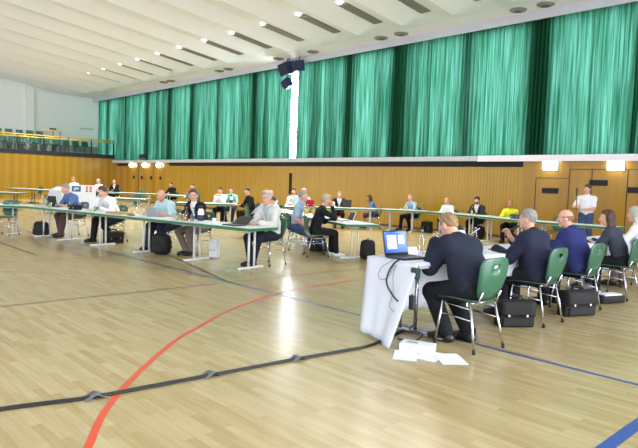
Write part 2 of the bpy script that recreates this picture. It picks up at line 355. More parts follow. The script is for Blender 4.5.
# left end: lower wood wall, balcony, upper wall
slab('wall_left', XL-.2, XL, 3., W, 0, 2.72, 'wood_side')
slab('trim_6', XL-3., XL+.02, 3., W, 2.72, 2.98, 'rail_black')
slab('wall_left_upper', XU-.25, XU, 3., W+.3, 2.98, 9.9, 'wall_upper')
slab('trim_7', XU, XU+.2, 12.6, 13.12, 2.98, 8.2, 'white_paint')
slab('trim_8', XU, XU+.3, 16.2, 17.0, 4.75, 4.82, 'wall_white')
rail = empty('balcony_railing', (XL+.0, 3.5, 2.98), 0, 'balcony railing with yellow handrails, black posts and glass infill on the left', 'railing')
hr = MB(); 
for zz, xx in ((.93, -.0), (.80, -.02)): hr.tube([(xx,0,zz),(xx,13.85,zz)], .035)
hr.tube([(0,13.85,.93),(-1.0,13.85,1.02)], .035); hr.build('handrail', 'rail_yellow', rail)
for k in range(10): MB().box((-.02, .4+k*1.49, .46), (.05,.07,.94)).build('post', 'rail_black', rail)
MB().box((-.03, 6.92, .4), (.012, 13.8, .66)).build('infill', 'glass', rail)
gate = empty('balcony_gate', (XL-1.2, 13.9, 2.98), 0, 'short yellow-topped rail with dark posts behind the balcony railing', 'railing')
MB().tube([(0,-.8,1.35),(0,.0,1.4),(0,.4,1.35)], .035).build('handrail', 'rail_yellow', gate)
for yy in (-.1,.35): MB().tube([(0,yy,0),(0,yy,1.37)], .03).build('post', 'rail_black', gate)
sg = MB().box((0,0,0), (.05,.45,.16)).build('wall_sign', 'dark_grey'); sg.location = (XU+.03, 14.35, 4.55); tag(sg, 'small dark sign plate on the white upper left wall', 'sign')
def mk_seat():
    r = empty('spectator_seat', (0,0,0))
    MB().grid(lambda u,v: ((u-.5)*.46, .2-.42*v, .42+.03*(2*u-1)**2+.02*v), 6, 5).build('seat', 'chair_green', r, solid=.015)
    MB().grid(lambda u,v: ((u-.5)*(.46-.06*v), -.22-.09*v+.04*(2*u-1)**2, .46+.36*v), 6, 5).build('backrest', 'chair_green', r, solid=.015)
    MB().box((0,-.05,.2), (.06,.3,.42)).build('bracket', 'concrete', r)
    return r
ps = Proto(mk_seat)
slab('trim_9', XU, XU+1.35, 3., 16.9, 2.98, 3.5, 'concrete')
for row, (x, z) in enumerate([(-39.35,2.98),(-40.5,3.5)]):
    for k in range(12 if row == 0 else 8):
        ps.put((x, 9.+k*.62, z), -PI/2, ['green spectator seat in the front row behind the balcony railing','green spectator seat in the raised back row of the balcony'][row], 'seat', ['front balcony seats','back balcony seats'][row])

# floor markings
def strip(name, pts, w, m, closed=False):
    pts = [Vector((p[0], p[1], 0)) for p in pts]; V = []
    for i, p in enumerate(pts):
        t = (pts[min(i+1,len(pts)-1)]-pts[max(0,i-1)]).normalized(); nn = Vector((-t.y, t.x, 0))*w/2
        V += [(p+nn)+Vector((0,0,.0015)), (p-nn)+Vector((0,0,.0015))]
    b = MB(); b.add(V, [(2*i+1, 2*i+3, 2*i+2, 2*i) for i in range(len(pts)-1)]); return struct(b.build(name, m))
strip('trim_60', [(-20,5.13),(3,5.07)], .05, 'line_blue')
strip('trim_61', [(-7.3,0.4),(-7.2,9.6)], .03, 'line_dark')
strip('trim_62', [(-1.275,2),(-1.275,5.1)], .085, 'line_blue')
strip('trim_63', [(-14.19,3.8),(-11.64,3.75)], .05, 'line_dark')
strip('trim_64', [(-11.1,2.2),(-10.7,4.9)], .03, 'line_dark')
strip('trim_65', [(-10.5,5.9),(-7.3,5.09)], .04, 'line_dark')
arc = [(-3.05,1.18),(-3.18,1.3),(-3.54,1.53),(-3.9,1.82),(-4.41,2.32),(-4.85,2.8),(-5.21,3.3),(-5.67,4.0),(-6.08,4.93),(-6.27,5.67),(-6.35,6.84)]
def smooth(pts, k=6):
    P = [Vector((p[0],p[1],p[2] if len(p) > 2 else 0)) for p in pts]; out = []
    for i in range(len(P)-1):
        a, b, c, d = P[max(i-1,0)], P[i], P[i+1], P[min(i+2,len(P)-1)]
        for q in range(k):
            t = q/k; out.append(.5*((2*b)+(c-a)*t+(2*a-5*b+4*c-d)*t*t+(3*b-a-3*c+d)*t**3))
    return out+[P[-1]]
strip('trim_66', smooth(arc), .05, 'line_red')
strip('trim_67', [(-12.3,3.0),(-10.4,2.5),(-9.,3.4)], .04, 'line_red_faint')

# ------------------------------------------------------------------ furniture
def mk_chair(seat='chair_green'):
    r = empty('stacking_chair', (0,0,0)); tag(r, cat='chair')
    MB().grid(lambda u,v: ((u-.5)*(.41-.05*(1-v)), -.19+.40*v, .45-.02*math.sin(PI*v)*(1-abs(2*u-1)**2)+.012*(2*u-1)**2 - .03*max(0,v-.8)*5*.4), 8, 8).build('seat', seat, r, solid=.012)
    N = 32; rings = 4; V = []; F = []
    def P3(x, z):   # x lateral, z height -> the bent, leaning shell
        t = (z-.47)/.38
        return (x, -.19-.09*t-.02*math.sin(PI*t)+.5*x*x, z)
    def outline(a):
        c, sn = math.cos(a), math.sin(a); e = .45
        px = math.copysign(abs(c)**e, c); pz = math.copysign(abs(sn)**e, sn)
        z = .665+.195*pz; wd = .155+.05*min(1, max(0, (z-.47)/.22)); return px*wd, z
    def hole(a): return .038*math.copysign(abs(math.cos(a))**.6, math.cos(a)), .775+.017*math.copysign(abs(math.sin(a))**.6, math.sin(a))
    for q in range(rings+1):
        for k in range(N):
            a = 2*PI*k/N; ox, oz = outline(a); hx, hz = hole(a); t = q/rings; V.append(P3(hx+(ox-hx)*t, hz+(oz-hz)*t))
    for q in range(rings):
        for k in range(N): F.append((q*N+k, q*N+(k+1) % N, (q+1)*N+(k+1) % N, (q+1)*N+k))
    MB().add(V, F, 0, True).build('backrest', 'chair_green', r, solid=.014)
    for sx in (-1, 1):
        for (y0, y1, x1) in ((.17,.21,.215),(-.15,-.24,.215)):
            lg = MB().tube([(sx*.175,y0,.435),(sx*x1,y1,.012)], .0115).build('leg', 'chrome', r)
            MB().lathe([(.016,0),(.016,.03)], (sx*x1,y1,0), n=10).build('foot_cap', 'rubber', lg)
        for z in (.40,.30): 
            t = (.435-z)/.423; MB().tube([(sx*(.175+.04*t),.17+.04*t,z),(sx*(.175+.04*t),-.15-.09*t,z-.02)], .007).build('side_rail', 'chrome', r)
    fb = MB(); fb.tube([(-.175,.17,.435),(.175,.17,.435)], .011); fb.tube([(-.175,-.15,.435),(.175,-.15,.435)], .011)
    for sx in (-1, 1): fb.tube([(sx*.12,.1,.43),(sx*.13,-.2,.44),(sx*.13,-.24,.55)], .010)
    fb.build('frame', 'chrome', r); return r
CH = Proto(mk_chair)
def chair(x, y, deg, label, scale=1.): return CH.put((x, y, 0), math.radians(deg), label, 'chair', 'green stacking chairs', scale)

def table(p0, p1, depth, label, legs, h=.74, group='green edged conference tables', tall=0, postm='white_metal'):
    """p0->p1 is the near edge; the top extends to the left of that direction... (towards +normal)."""
    a = Vector((*p0, 0)); b = Vector((*p1, 0)); L = (b-a).length; ang = math.atan2(b.y-a.y, b.x-a.x)
    r = empty('conference_table', a, ang, label, 'table', group)
    MB().box((L/2, depth/2, h-.012), (L-.012, depth-.012, .024), bev=.003).build('tabletop', 'table_top', r)
    e = MB(); t = .05
    for c, d in (((L/2,.006,h-.03),(L,.012,t)),((L/2,depth-.006,h-.03),(L,.012,t)),((.006,depth/2,h-.03),(.012,depth-.024,t)),((L-.006,depth/2,h-.03),(.012,depth-.024,t))): e.box(c, d)
    e.build('edge_band', 'table_green', r)
    ap = MB()
    for yy in (.14, depth-.14): ap.box((L/2, yy, h-.05), (L-.3,.04,.05))
    ap.build('frame_rail', postm, r)
    for x in legs:
        lg = MB()
        for yy in (depth/2-.07, depth/2+.07): lg.tube([(x,yy,.03),(x,yy,h-.03)], .021, 8)
        lo = lg.build('leg', postm, r)
        MB().box((x,depth/2,.02), (.06,depth*.86,.04), bev=.012).build('foot_bar', postm, lo)
        MB().box((x,depth/2,h-.035), (.06,depth*.7,.03)).build('top_plate', postm, lo)
    return r
# row B (front row on the left)
sl = .165; ub = Vector((1, sl)).normalized(); nb = Vector((-ub.y, ub.x)); ob = Vector((-7.86, 5.9))
def B(t, off=0.): p = ob - ub*t + nb*off; return (p.x, p.y)     # t metres left along the row, off metres behind the near edge
DB = 10.7-1.2
angB = math.degrees(math.atan(sl))
table(B(2.3), B(0), .72, 'front left conference table at the right row end before the man in light grey', [2.3-.29, 2.3-1.71])
table(B(5.02), B(2.31), .72, 'front left conference table in front of the bald man in pale blue', [5.02-4.80, 5.02-3.25])
table(B(7.45), B(5.03), .72, 'front left conference table in front of the man in the blue polo', [7.45-6.14, .25])
table((-17.0,3.05), B(7.47), .72, 'angled conference table at the left photo edge with one empty chair', [.3, 1.9])
# inner row M
table((-11.0,9.6), (-8.1,8.46), .75, 'inner conference table ending near the laptop, beside the woman in black', [3.11-.36, .4])
table((-14.1,10.75), (-11.05,9.63), .75, 'inner conference table behind the man in the light grey jacket', [.4, 2.7])
table((-17.6,10.1), (-16.3,11.8), .75, 'inner conference table in front of the men in white and mint', [.3, 1.8])
# back row C along the window wall
table((-11.65,15.95), (-9.6,15.4), .72, 'back conference table in front of the man with the dark beard', [.35,1.75])
table((-9.58,15.38), (-7.55,14.75), .72, 'back conference table in front of the man in yellow', [.4,1.6])
table((-7.5,14.72), (-5.3,14.55), .72, 'back conference table at the right, behind the man with the microphone', [.3,1.9])
table((-13.05,15.35), (-11.68,15.95), .72, 'back conference table before the man in light blue by the wall', [.98,.0+.2])
table((-14.35,13.55), (-13.08,15.32), .72, 'conference table where the back row bends, by the long haired woman', [.3,1.9])
table((-15.3,11.9), (-14.38,13.5), .72, 'conference table in front of the white haired man of the far row', [.3,1.5])
# far left tables
table((-26.9,14.5), (-24.2,14.35), .72, 'far conference table in front of the man in the black shirt', [.3,2.4])
table((-29.4,12.4), (-27.0,14.4), .72, 'far conference table with an empty white top near the left lamps', [.3,2.6])
table((-22.2,8.9), (-20.1,10.1), .72, 'green edged conference table between the white board and the bald man', [.3,2.1])
table((-34.2,9.5), (-31.0,10.6), .72, 'far left conference table with two empty chairs behind the white board', [.3,1.7,3.], postm='pole_brown')
table((-27.2,6.6), (-25.6,7.4), .72, 'green edged conference table cut by the left photo edge', [1.5,.2], postm='pole_brown')

# row A: draped tables on the right
AZ = .78; AX0, AX1, AY0, AY1 = -4.08, -3.42, 4.6, 11.6
ta = empty('draped_table', (-3.75, 8.1, 0), 0, 'long row of tables under white cloth at the right', 'table')
MB().box((0,0,AZ-.03), (AX1-AX0-.01, AY1-AY0-.02, .045)).build('tabletop', 'table_top', ta)
for y in (-3.2,-1.2,1.2,3.2):
    lg = MB()
    for xx in (-.1,.1): lg.tube([(xx,y,.03),(xx,y,AZ-.05)], .02)
    lo = lg.build('leg', 'chrome', ta); MB().box((0,y,.02), (.56,.06,.04), bev=.012).build('foot_bar', 'chrome', lo)
cl = MB(); zt = AZ+.004
cl.grid(lambda u,v: (AX0+(AX1-AX0)*u, AY0+(AY1-AY0)*v, zt+.004*math.sin(u*9+v*31)*math.sin(v*40)), 10, 70)
def nearface(u, v):   # u west->east, v top->bottom; flares, the east corner is pulled west
    xt, yt = AX0+(AX1-AX0)*u, AY0+.06*u*0
    xb = -3.93+(-3.42+3.93)*u; yb = 4.38-.16*u; zb = .07-.05*u
    w = v**1.1
    f = .025*math.sin(u*7+1)*v + .012*math.sin(u*17)*v
    return (xt+(xb-xt)*w, yt+(yb-yt)*w-f, zt+(zb-zt)*v)
cl.grid(nearface, 16, 14)
def westface(u, v):
    k = max(0, 1-u*9); n0 = nearface(0, v)
    p = (AX0-.05*v-.03*v*math.sin(u*60), AY0+(AY1-AY0)*u, zt-(zt-.1)*v)
    return tuple(p[i]*(1-k)+n0[i]*k for i in range(3))
cl.grid(westface, 90, 8)
cl.grid(lambda u,v: (AX1+.02*v+.012*v*math.sin(u*70), 5.75+(AY1-5.75)*u, zt-.26*v), 80, 5)
cl.grid(lambda u,v: (AX1+.01*v, AY0+(5.75-AY0)*u, zt-.035*v), 10, 1)
tag(cl.build('tablecloth', 'cloth_white', solid=.004), 'white tablecloth hanging over the right hand tables to the floor', 'tablecloth')

# ------------------------------------------------------------------ signed-distance bodies
def V3(p): return np.array(p, dtype=np.float64)
def nrm(p): p = V3(p); return p/(np.linalg.norm(p)+1e-9)
class Prim:
    pass
def cone(a, b, ra, rb=None, lat=None, sc=1.):
    p = Prim(); a = V3(a); b = V3(b); rb = ra if rb is None else rb
    R = max(ra, rb)*(sc if lat is not None else 1); p.lo = np.minimum(a,b)-R; p.hi = np.maximum(a,b)+R
    if lat is not None: lat = nrm(lat)
    mid = (a+b)/2
    def f(X):
        P = X
        if lat is not None: P = X - ((X-mid)@lat)[...,None]*lat*(1-1/sc)
        aa, bb = a, b
        if lat is not None:
            aa = a - ((a-mid)@lat)*lat*(1-1/sc); bb = b - ((b-mid)@lat)*lat*(1-1/sc)
        ba = bb-aa; t = np.clip(((P-aa)@ba)/(ba@ba+1e-12), 0, 1)
        return np.linalg.norm(P-aa-t[...,None]*ba, axis=-1) - (ra+(rb-ra)*t)
    p.f = f; return p
def ell(c, r, ax=None):
    p = Prim(); c = V3(c); r = V3(r); ax = np.eye(3) if ax is None else np.array(ax); R = r.max(); p.lo = c-R; p.hi = c+R
    def f(X):
        q = (X-c)@ax.T; k0 = np.linalg.norm(q/r, axis=-1); k1 = np.linalg.norm(q/(r*r), axis=-1)+1e-9
        return k0*(k0-1)/k1
    p.f = f; return p
def evalsdf(ops, lo, hi, h):
    n = np.ceil((hi-lo)/h).astype(int)+1
    ax = [lo[i]+h*np.arange(n[i]) for i in range(3)]
    D = np.full(n, 1.)
    for op, p, k in ops:
        m = k+2*h+.01
        if op == 'fn':
            X = np.stack(np.meshgrid(*ax, indexing='ij'), -1); D = np.maximum(D, p(X)); continue
        i0 = np.clip(np.floor((p.lo-m-lo)/h).astype(int), 0, n-1); i1 = np.clip(np.ceil((p.hi+m-lo)/h).astype(int)+1, 1, n)
        if np.any(i1 <= i0): continue
        sl_ = tuple(slice(i0[i], i1[i]) for i in range(3))
        X = np.stack(np.meshgrid(*[ax[i][sl_[i]] for i in range(3)], indexing='ij'), -1)
        d = p.f(X); d0 = D[sl_]
        if op == 'add':
            t = np.clip(.5+.5*(d0-d)/k, 0, 1); D[sl_] = d0+(d-d0)*t-k*t*(1-t)
        else: D[sl_] = np.maximum(d0, -d)
    return D
CORN = np.array([(i,j,k) for i in (0,1) for j in (0,1) for k in (0,1)])
EDG = [(a,b) for a in range(8) for b in range(a+1,8) if np.abs(CORN[a]-CORN[b]).sum() == 1]
def nets(D, lo, h):
    S = D < 0; nx, ny, nz = D.shape
    cnt = np.zeros((nx-1,ny-1,nz-1), np.int8)
    for c in CORN: cnt += S[c[0]:nx-1+c[0], c[1]:ny-1+c[1], c[2]:nz-1+c[2]]
    mask = (cnt > 0) & (cnt < 8); cells = np.argwhere(mask)
    if len(cells) == 0: return np.zeros((0,3)), np.zeros((0,4), int)
    idx = -np.ones(mask.shape, int); idx[mask] = np.arange(len(cells))
    acc = np.zeros((len(cells),3)); num = np.zeros(len(cells))
    dv = [D[tuple((cells+c).T)] for c in CORN]
    for a, b in EDG:
        x = (dv[a] < 0) != (dv[b] < 0); t = dv[a]/(dv[a]-dv[b]+1e-12)
        pos = CORN[a]+t[:,None]*(CORN[b]-CORN[a]); acc[x] += pos[x]; num[x] += 1
    V = lo+h*(cells+acc/num[:,None]); Fs = []
    for axn in range(3):
        o = [(1,2),(2,0),(0,1)][axn]
        sa = [slice(None)]*3; sb = [slice(None)]*3
        sa[axn] = slice(0,-1); sb[axn] = slice(1,None)
        E = S[tuple(sa)] != S[tuple(sb)]
        pts = np.argwhere(E); ok = (pts[:,o[0]] > 0) & (pts[:,o[1]] > 0) & (pts[:,o[0]] < D.shape[o[0]]-1) & (pts[:,o[1]] < D.shape[o[1]]-1); pts = pts[ok]
        if len(pts) == 0: continue
        e1 = np.zeros(3,int); e1[o[0]] = 1; e2 = np.zeros(3,int); e2[o[1]] = 1
        q = np.stack([idx[tuple((pts-e1-e2).T)], idx[tuple((pts-e2).T)], idx[tuple(pts.T)], idx[tuple((pts-e1).T)]], 1)
        ins = S[tuple(pts.T)]; q[~ins] = q[~ins][:, ::-1]; Fs.append(q)
    return V, np.concatenate(Fs)
def sdfmesh(ops, h, pad=.03):
    adds = [p for op, p, k in ops if op == 'add']
    lo = np.min([p.lo for p in adds], 0)-pad-h; hi = np.max([p.hi for p in adds], 0)+pad+h
    return nets(evalsdf(ops, lo, hi, h), lo, h)
def mesh_from(parts, name, mats, parent):
    """parts: list of (V, F, material index or per-face array)"""
    vs = []; fs = []; mi = []; o = 0
    for V, F, m in parts:
        vs.append(V); fs.append(np.asarray(F)+o); o += len(V); mi.append(np.full(len(F), m) if np.isscalar(m) else m)
    Vv = np.concatenate(vs); Ff = np.concatenate(fs); Mi = np.concatenate(mi).astype(np.int32)
    me = bpy.data.meshes.new(name)
    me.vertices.add(len(Vv)); me.vertices.foreach_set('co', Vv.ravel())
    me.loops.add(len(Ff)*4); me.loops.foreach_set('vertex_index', Ff.ravel().astype(np.int32))
    me.polygons.add(len(Ff)); me.polygons.foreach_set('loop_start', np.arange(len(Ff), dtype=np.int32)*4)
    me.polygons.foreach_set('material_index', Mi); me.polygons.foreach_set('use_smooth', np.ones(len(Ff), bool))
    for m in mats: me.materials.append(M[m])
    me.update(); me.validate()
    ob_ = bpy.data.objects.new(name, me); COL.objects.link(ob_); ob_.parent = parent; return ob_
def ik(a, t, l1, l2, pole):
    a = V3(a); t = V3(t); d = t-a; L = min(np.linalg.norm(d), l1+l2-.003); u = nrm(d)
    x = (l1*l1-l2*l2+L*L)/(2*L); hh = math.sqrt(max(0, l1*l1-x*x)); p = V3(pole); p = nrm(p-(p@u)*u)
    return a+u*x+p*hh, a+u*L
def sph(c, r, n=8):
    b = MB().sphere(tuple(c), r, n=n); return np.array(b.v), np.array(b.f)
def person(label, loc, deg, top, bottom, hair=('short','brown_hair'), lean=14, side=0, twist=0, head=(0,8,0), lw=(-.17,.40,.79), rw=(.17,.40,.79),
           lhd=None, rhd=None, lankle=(-.13,.38,.09), rankle=(.13,.36,.09), sleeve='long', jacket=None, vest=None, glasses=False, lvl=2, scale=1., stand=False, skirt=False,
           shoe='shoe_black', skin='skin', beard=False, belly=0., bulk=0., curl=.5, hip=(0,-.06,.555), lpole=(-.5,-.5,-.7), rpole=(.5,-.5,-.7), lknee=(-.15,.8,1.), rknee=(.15,.8,1.), rgrip=None, topname='shirt', piping=False):
    hb, hh, hd = [(.011,.006,.0055),(.015,.009,.0065),(.02,.012,.008)][lvl]
    root = empty('person', (loc[0], loc[1], loc[2] if len(loc) > 2 else 0), math.radians(deg), label, 'person', None, scale)
    la, sa, tw = math.radians(lean), math.radians(side), math.radians(twist)
    T = nrm((math.sin(sa), math.sin(la), math.cos(la)*math.cos(sa))); Lr = V3((math.cos(tw), math.sin(tw), 0)); Lr = nrm(Lr-(Lr@T)*T); Fw = np.cross(T, Lr)
    H = V3(hip); 
    curve = nrm(T+np.array([0,.18,0])*(0 if stand else 1))
    nbase = H+T*.30+curve*.22; shc = H+T*.30+curve*.15
    sh = {-1: shc-Lr*.178, 1: shc+Lr*.178}; hj = {-1: H-np.array([.088,0,0]), 1: H+np.array([.088,0,0])}
    el = {}; wr = {}; kn = {}; an = {}
    for sd, w, pl in ((-1,lw,lpole),(1,rw,rpole)): el[sd], wr[sd] = ik(sh[sd], w, .29, .255, pl)
    for sd, a_, pl in ((-1,lankle,lknee),(1,rankle,rknee)): kn[sd], an[sd] = ik(hj[sd], a_, .43, .42, pl)
    yw, pt, rl = [math.radians(v) for v in head]
    hf = V3((-math.sin(yw)*math.cos(pt), math.cos(yw)*math.cos(pt), -math.sin(pt))); hr_ = nrm(np.cross(hf, (0,0,1))); hu = np.cross(hr_, hf)
    hr_, hu = hr_*math.cos(rl)+hu*math.sin(rl), hu*math.cos(rl)-hr_*math.sin(rl)
    HC = nbase+curve*.075+hu*.105+hf*.03
    AX = np.array([hr_, hf, hu])
    def hp(x, y, z): return HC+hr_*x+hf*y+hu*z
    # --- shared shapes
    def torso(g, lo_=True):
        o = [('add', cone(H+T*.10, H+T*.20, .088+g, .09+g, Lr, 1.55), .05), ('add', cone(H+T*.22, H+T*.30+curve*.10, .096+g, .094+g, Lr, 1.62), .06),
             ('add', cone(sh[-1], sh[1], .058+g), .05), ('add', cone(nbase-curve*.02, shc-Lr*.13, .05+g, .055+g), .05), ('add', cone(nbase-curve*.02, shc+Lr*.13, .05+g, .055+g), .05)]
        if lo_: o.insert(0, ('add', cone(H+T*.0, H+T*.10, .10+g, .09+g, Lr, 1.5), .05))
        if belly: o.append(('add', ell(H+T*.17+Fw*.05, (.13+g,.09+belly+g,.15+g), np.array([Lr,Fw,T])), .06))
        return o
    def arm(sd, g, short=False):
        o = [('add', cone(sh[sd], el[sd] if not short else sh[sd]+(el[sd]-sh[sd])*.72, .052+g, (.043 if not short else .05)+g), .04)]
        if not short: o.append(('add', cone(el[sd], wr[sd], .043+g, .03+g), .025))
        return o
    def legs(g, upto=1.):
        o = []
        for sd in (-1,1):
            o.append(('add', cone(hj[sd], kn[sd], .088+g, .058+g), .05)); 
            e = kn[sd]+(an[sd]-kn[sd])*upto
            o.append(('add', cone(kn[sd], e, .056+g, .056+(.036-.056)*upto+g+.006*(g > 0)), .03))
        return o
    neck = [('add', cone(nbase-curve*.05, HC-hu*.04-hf*.015, .056, .052), .03)]
    # --- body (skin)
    parts = []
    ops = torso(0)+arm(-1,0)+arm(1,0)+legs(0)+neck
    for sd in (-1,1): ops.append(('add', cone(an[sd]+[0,-.03,-.04], an[sd]+[0,.13,-.055], .038, .03), .03))
    V, F = sdfmesh(ops, hb); parts.append((V, F, 0))
    ho = neck+[('add', ell(hp(0,-.01,.025), (.074,.094,.097), AX), .03), ('add', ell(hp(0,.024,-.042), (.057,.066,.072), AX), .04), ('add', cone(hp(-.018,.068,-.094), hp(.018,.068,-.094), .019), .03),
          ('add', cone(hp(0,.086,.014), hp(0,.108,-.024), .008, .0135), .018), ('add', cone(hp(-.017,.088,-.03), hp(.017,.088,-.03), .009), .014), ('add', cone(hp(-.036,.076,.03), hp(.036,.076,.03), .013), .015),
          ('add', ell(hp(-.045,.055,-.025), (.02,.02,.02), AX), .02), ('add', ell(hp(.045,.055,-.025), (.02,.02,.02), AX), .02),
          ('sub', ell(hp(-.031,.098,.008), (.017,.016,.011), AX), .01), ('sub', ell(hp(.031,.098,.008), (.017,.016,.011), AX), .01),
          ('add', cone(hp(-.019,.083,-.058), hp(.019,.083,-.058), .008), .008), ('add', cone(hp(-.016,.082,-.067), hp(.016,.082,-.067), .0085), .008),
          ('add', ell(hp(-.077,-.008,-.008), (.011,.026,.034), AX), .012), ('add', ell(hp(.077,-.008,-.008), (.011,.026,.034), AX), .012)]
    V, F = sdfmesh(ho, hh); q = (V[F].mean(1)-HC)@AX.T
    mi = np.where((np.abs(q[:,0]) < .024) & (q[:,1] > .078) & (q[:,2] < -.052) & (q[:,2] > -.073), 1, 0); parts.append((V, F, mi))
    for sx in (-1,1):
        V, F = sph(hp(sx*.031,.079,.008), .0125); parts.append((V, F, 2)); V, F = sph(hp(sx*.031,.0885,.008), .006, 6); parts.append((V, F, 3))
    # --- hands: palm, four bent fingers, thumb
    for sd, spec in ((-1,lhd),(1,rhd)):
        fd, pn, cu = spec if spec else (wr[sd]-el[sd], (0,0,-1), curl)
        if spec is None: fd = nrm(V3(fd)*[1,1,.15])
        fd = nrm(fd); pn = V3(pn); pn = nrm(pn-(pn@fd)*fd); lt = np.cross(fd, pn)*sd   # towards the thumb side
        w0 = wr[sd]; oh = [('add', cone(w0-nrm(wr[sd]-el[sd])*.06, w0, .031, .027), .02), ('add', cone(w0+fd*.01, w0+fd*.075, .0165, .0165, lt, 2.1), .02)]
        for q_, (off, ln) in enumerate(((.031,.072),(.0105,.08),(-.0105,.074),(-.03,.058))):
            b0 = w0+fd*.078+lt*off; c1 = cu*.7; c2 = cu*1.5
            d1 = nrm(fd*math.cos(c1)+pn*math.sin(c1)+lt*off*1.5); d2 = nrm(fd*math.cos(c2)+pn*math.sin(c2)); d3 = nrm(fd*math.cos(c2*1.4)+pn*math.sin(c2*1.4))
            b1 = b0+d1*ln*.45; b2 = b1+d2*ln*.32; b3 = b2+d3*ln*.23
            oh += [('add', cone(b0,b1,.0092,.0085), .004), ('add', cone(b1,b2,.0085,.008), .004), ('add', cone(b2,b3,.008,.0068), .004)]
        t0 = w0+fd*.025+lt*.026; d1 = nrm(fd*.65+lt*.7+pn*.35); t1 = t0+d1*.045; t2 = t1+nrm(fd*.9+lt*.25+pn*.4)*.032
        oh += [('add', cone(t0,t1,.0135,.0105), .01), ('add', cone(t1,t2,.0105,.008), .004)]
        V, F = sdfmesh(oh, hd); parts.append((V, F, 0))
    if beard is not None:
        pass
    mesh_from(parts, 'body', [skin, 'lip', 'eye_white', 'eye_dark'], root)
    # --- hair, brows, beard
    kind, hm = hair; hparts = []
    n_ = nrm(hf*-.63+hu*.776); c_ = hp(0,.035,.052) if kind != 'bald' else hp(0,-.012,.03)
    if kind != 'none':
        oh = [('add', ell(hp(0,-.012,.03), (.0815,.102,.103), AX), .02)]
        if kind == 'bald': oh = [('add', ell(hp(0,-.012,.028), (.08,.101,.101), AX), .02)]
        if kind == 'full': oh = [('add', ell(hp(0,-.012,.034), (.09,.108,.112), AX), .02), ('add', ell(hp(0,.045,.095), (.06,.05,.035), AX), .03)]
        if kind == 'long':
            for sx in (-1,1): oh.append(('add', cone(hp(sx*.06,-.02,.0), hp(sx*.062,-.045,-.22), .035, .03), .03))
            oh.append(('add', cone(hp(0,-.06,.0), hp(0,-.085,-.26), .06, .05), .03))
            oh[0] = ('add', ell(hp(0,-.012,.032), (.088,.108,.107), AX), .02)
        if kind == 'bob':
            for sx in (-1,1): oh.append(('add', cone(hp(sx*.06,-.02,.02), hp(sx*.066,-.03,-.09), .034, .03), .03))
            oh.append(('add', cone(hp(0,-.06,.02), hp(0,-.075,-.09), .062, .05), .03)); oh[0] = ('add', ell(hp(0,-.012,.036), (.094,.11,.108), AX), .02)
        HCc = HC
        def cut(X):
            q = (X-HCc)@AX.T; d = (.055+.9*(q[...,1]-.06) - q[...,2])/1.35
            d = d - .45*np.maximum(0, np.abs(q[...,0])-.048) + (.012 if 'grey' in hm or 'white' in hm else 0) + .006*np.sin(q[...,0]*160+1)*np.cos(q[...,1]*90)
            if kind in ('long','bob'): d = np.maximum((q[...,1]-.02)/1.0 - np.maximum(0, q[...,2]-.055)*2.2, -9)
            if kind in ('bald',): d = np.maximum(d, q[...,2]-.035-.0*q[...,1])
            return np.where(np.abs(d) > 9, 1, d)
        oh.append(('fn', cut, 0))
        V, F = sdfmesh(oh, max(.007, hh))
        rs = np.random.RandomState(len(label)); nz = np.sin(V@rs.uniform(-190,190,(3,3))).sum(1)*.0026; V = V+nrm2(V-HC)*nz[:,None]
        hparts.append((V, F, 0))
    for sx in (-1,1):
        V, F = nets2(cone(hp(sx*.018,.087,.029), hp(sx*.045,.073,.031), .005), .004); hparts.append((V, F, 0))
    if beard:
        V, F = sdfmesh([('add', ell(hp(0,.034,-.06), (.062,.066,.062), AX), .02), ('sub', ell(hp(0,.105,-.025), (.04,.03,.03), AX), .01), ('fn', lambda X: ((X-HC)@AX.T)[...,2]+.03-.0, 0)], .007); hparts.append((V, F, 0))
    mesh_from(hparts, 'hair', [hm], root)
    if glasses:
        g = MB()
        for sx in (-1,1):
            g.tube([hp(sx*.032+.021*math.cos(a), .1, .006+.016*math.sin(a)) for a in [2*PI*k/12 for k in range(13)]], .0022, 5)
            g.tube([hp(sx*.053,.1,.008), hp(sx*.078,.07,.012), hp(sx*.08,-.005,.008)], .0022, 5)
        g.tube([hp(-.011,.1,.01), hp(0,.104,.013), hp(.011,.1,.01)], .0022, 5); g.build('glasses', 'black_plastic', root)
    # --- clothes
    g = .013+bulk
    ops = torso(g if not jacket else .006+bulk*.6)
    if not (jacket or False):
        for sd in (-1,1): ops += arm(sd, g, sleeve == 'short')
    ops.append(('add', cone(nbase-curve*.035, nbase+curve*.022+Fw*.004, .066, .064), .02))
    V, F = sdfmesh(ops, hb); mesh_from([(V, F, 0)], 'shirt' if not (jacket is None and topname != 'shirt') else topname, [top if not jacket else jacket], root)
    if jacket:
        def vcut(X):
            q = X-H; z_ = q@T; x_ = q@Lr; y_ = q@Fw
            return -np.maximum(np.abs(x_)-.085*np.clip((z_-.2)/.3, 0, 1.2), .02-y_)
        ops = torso(.03+bulk)
        if not vest:
            for sd in (-1,1): ops += arm(sd, .025+bulk*.7)
        ops.append(('add', cone(nbase-curve*.05, nbase+curve*.0-Fw*.01, .074, .07), .02))
        ops.append(('fn', vcut, 0)); V, F = sdfmesh(ops, hb); mesh_from([(V, F, 0)], 'vest' if vest else 'jacket', [top], root)
        if vest:
            o2 = []
            for sd in (-1,1): o2 += arm(sd, .012)
            V, F = sdfmesh(o2, hb); mesh_from([(V, F, 0)], 'sleeves', [jacket], root)
    pelv = [('add', cone(H-T*.01, H+T*.09, .103+.01, .092+.01, Lr, 1.5), .05)]
    if skirt:
        V, F = sdfmesh(pelv+legs(.02, .12), hb); mesh_from([(V, F, 0)], 'skirt', [bottom], root)
    else:
        V, F = sdfmesh(pelv+legs(.018+bulk, .97), hb); mesh_from([(V, F, 0)], 'trousers', [bottom], root)
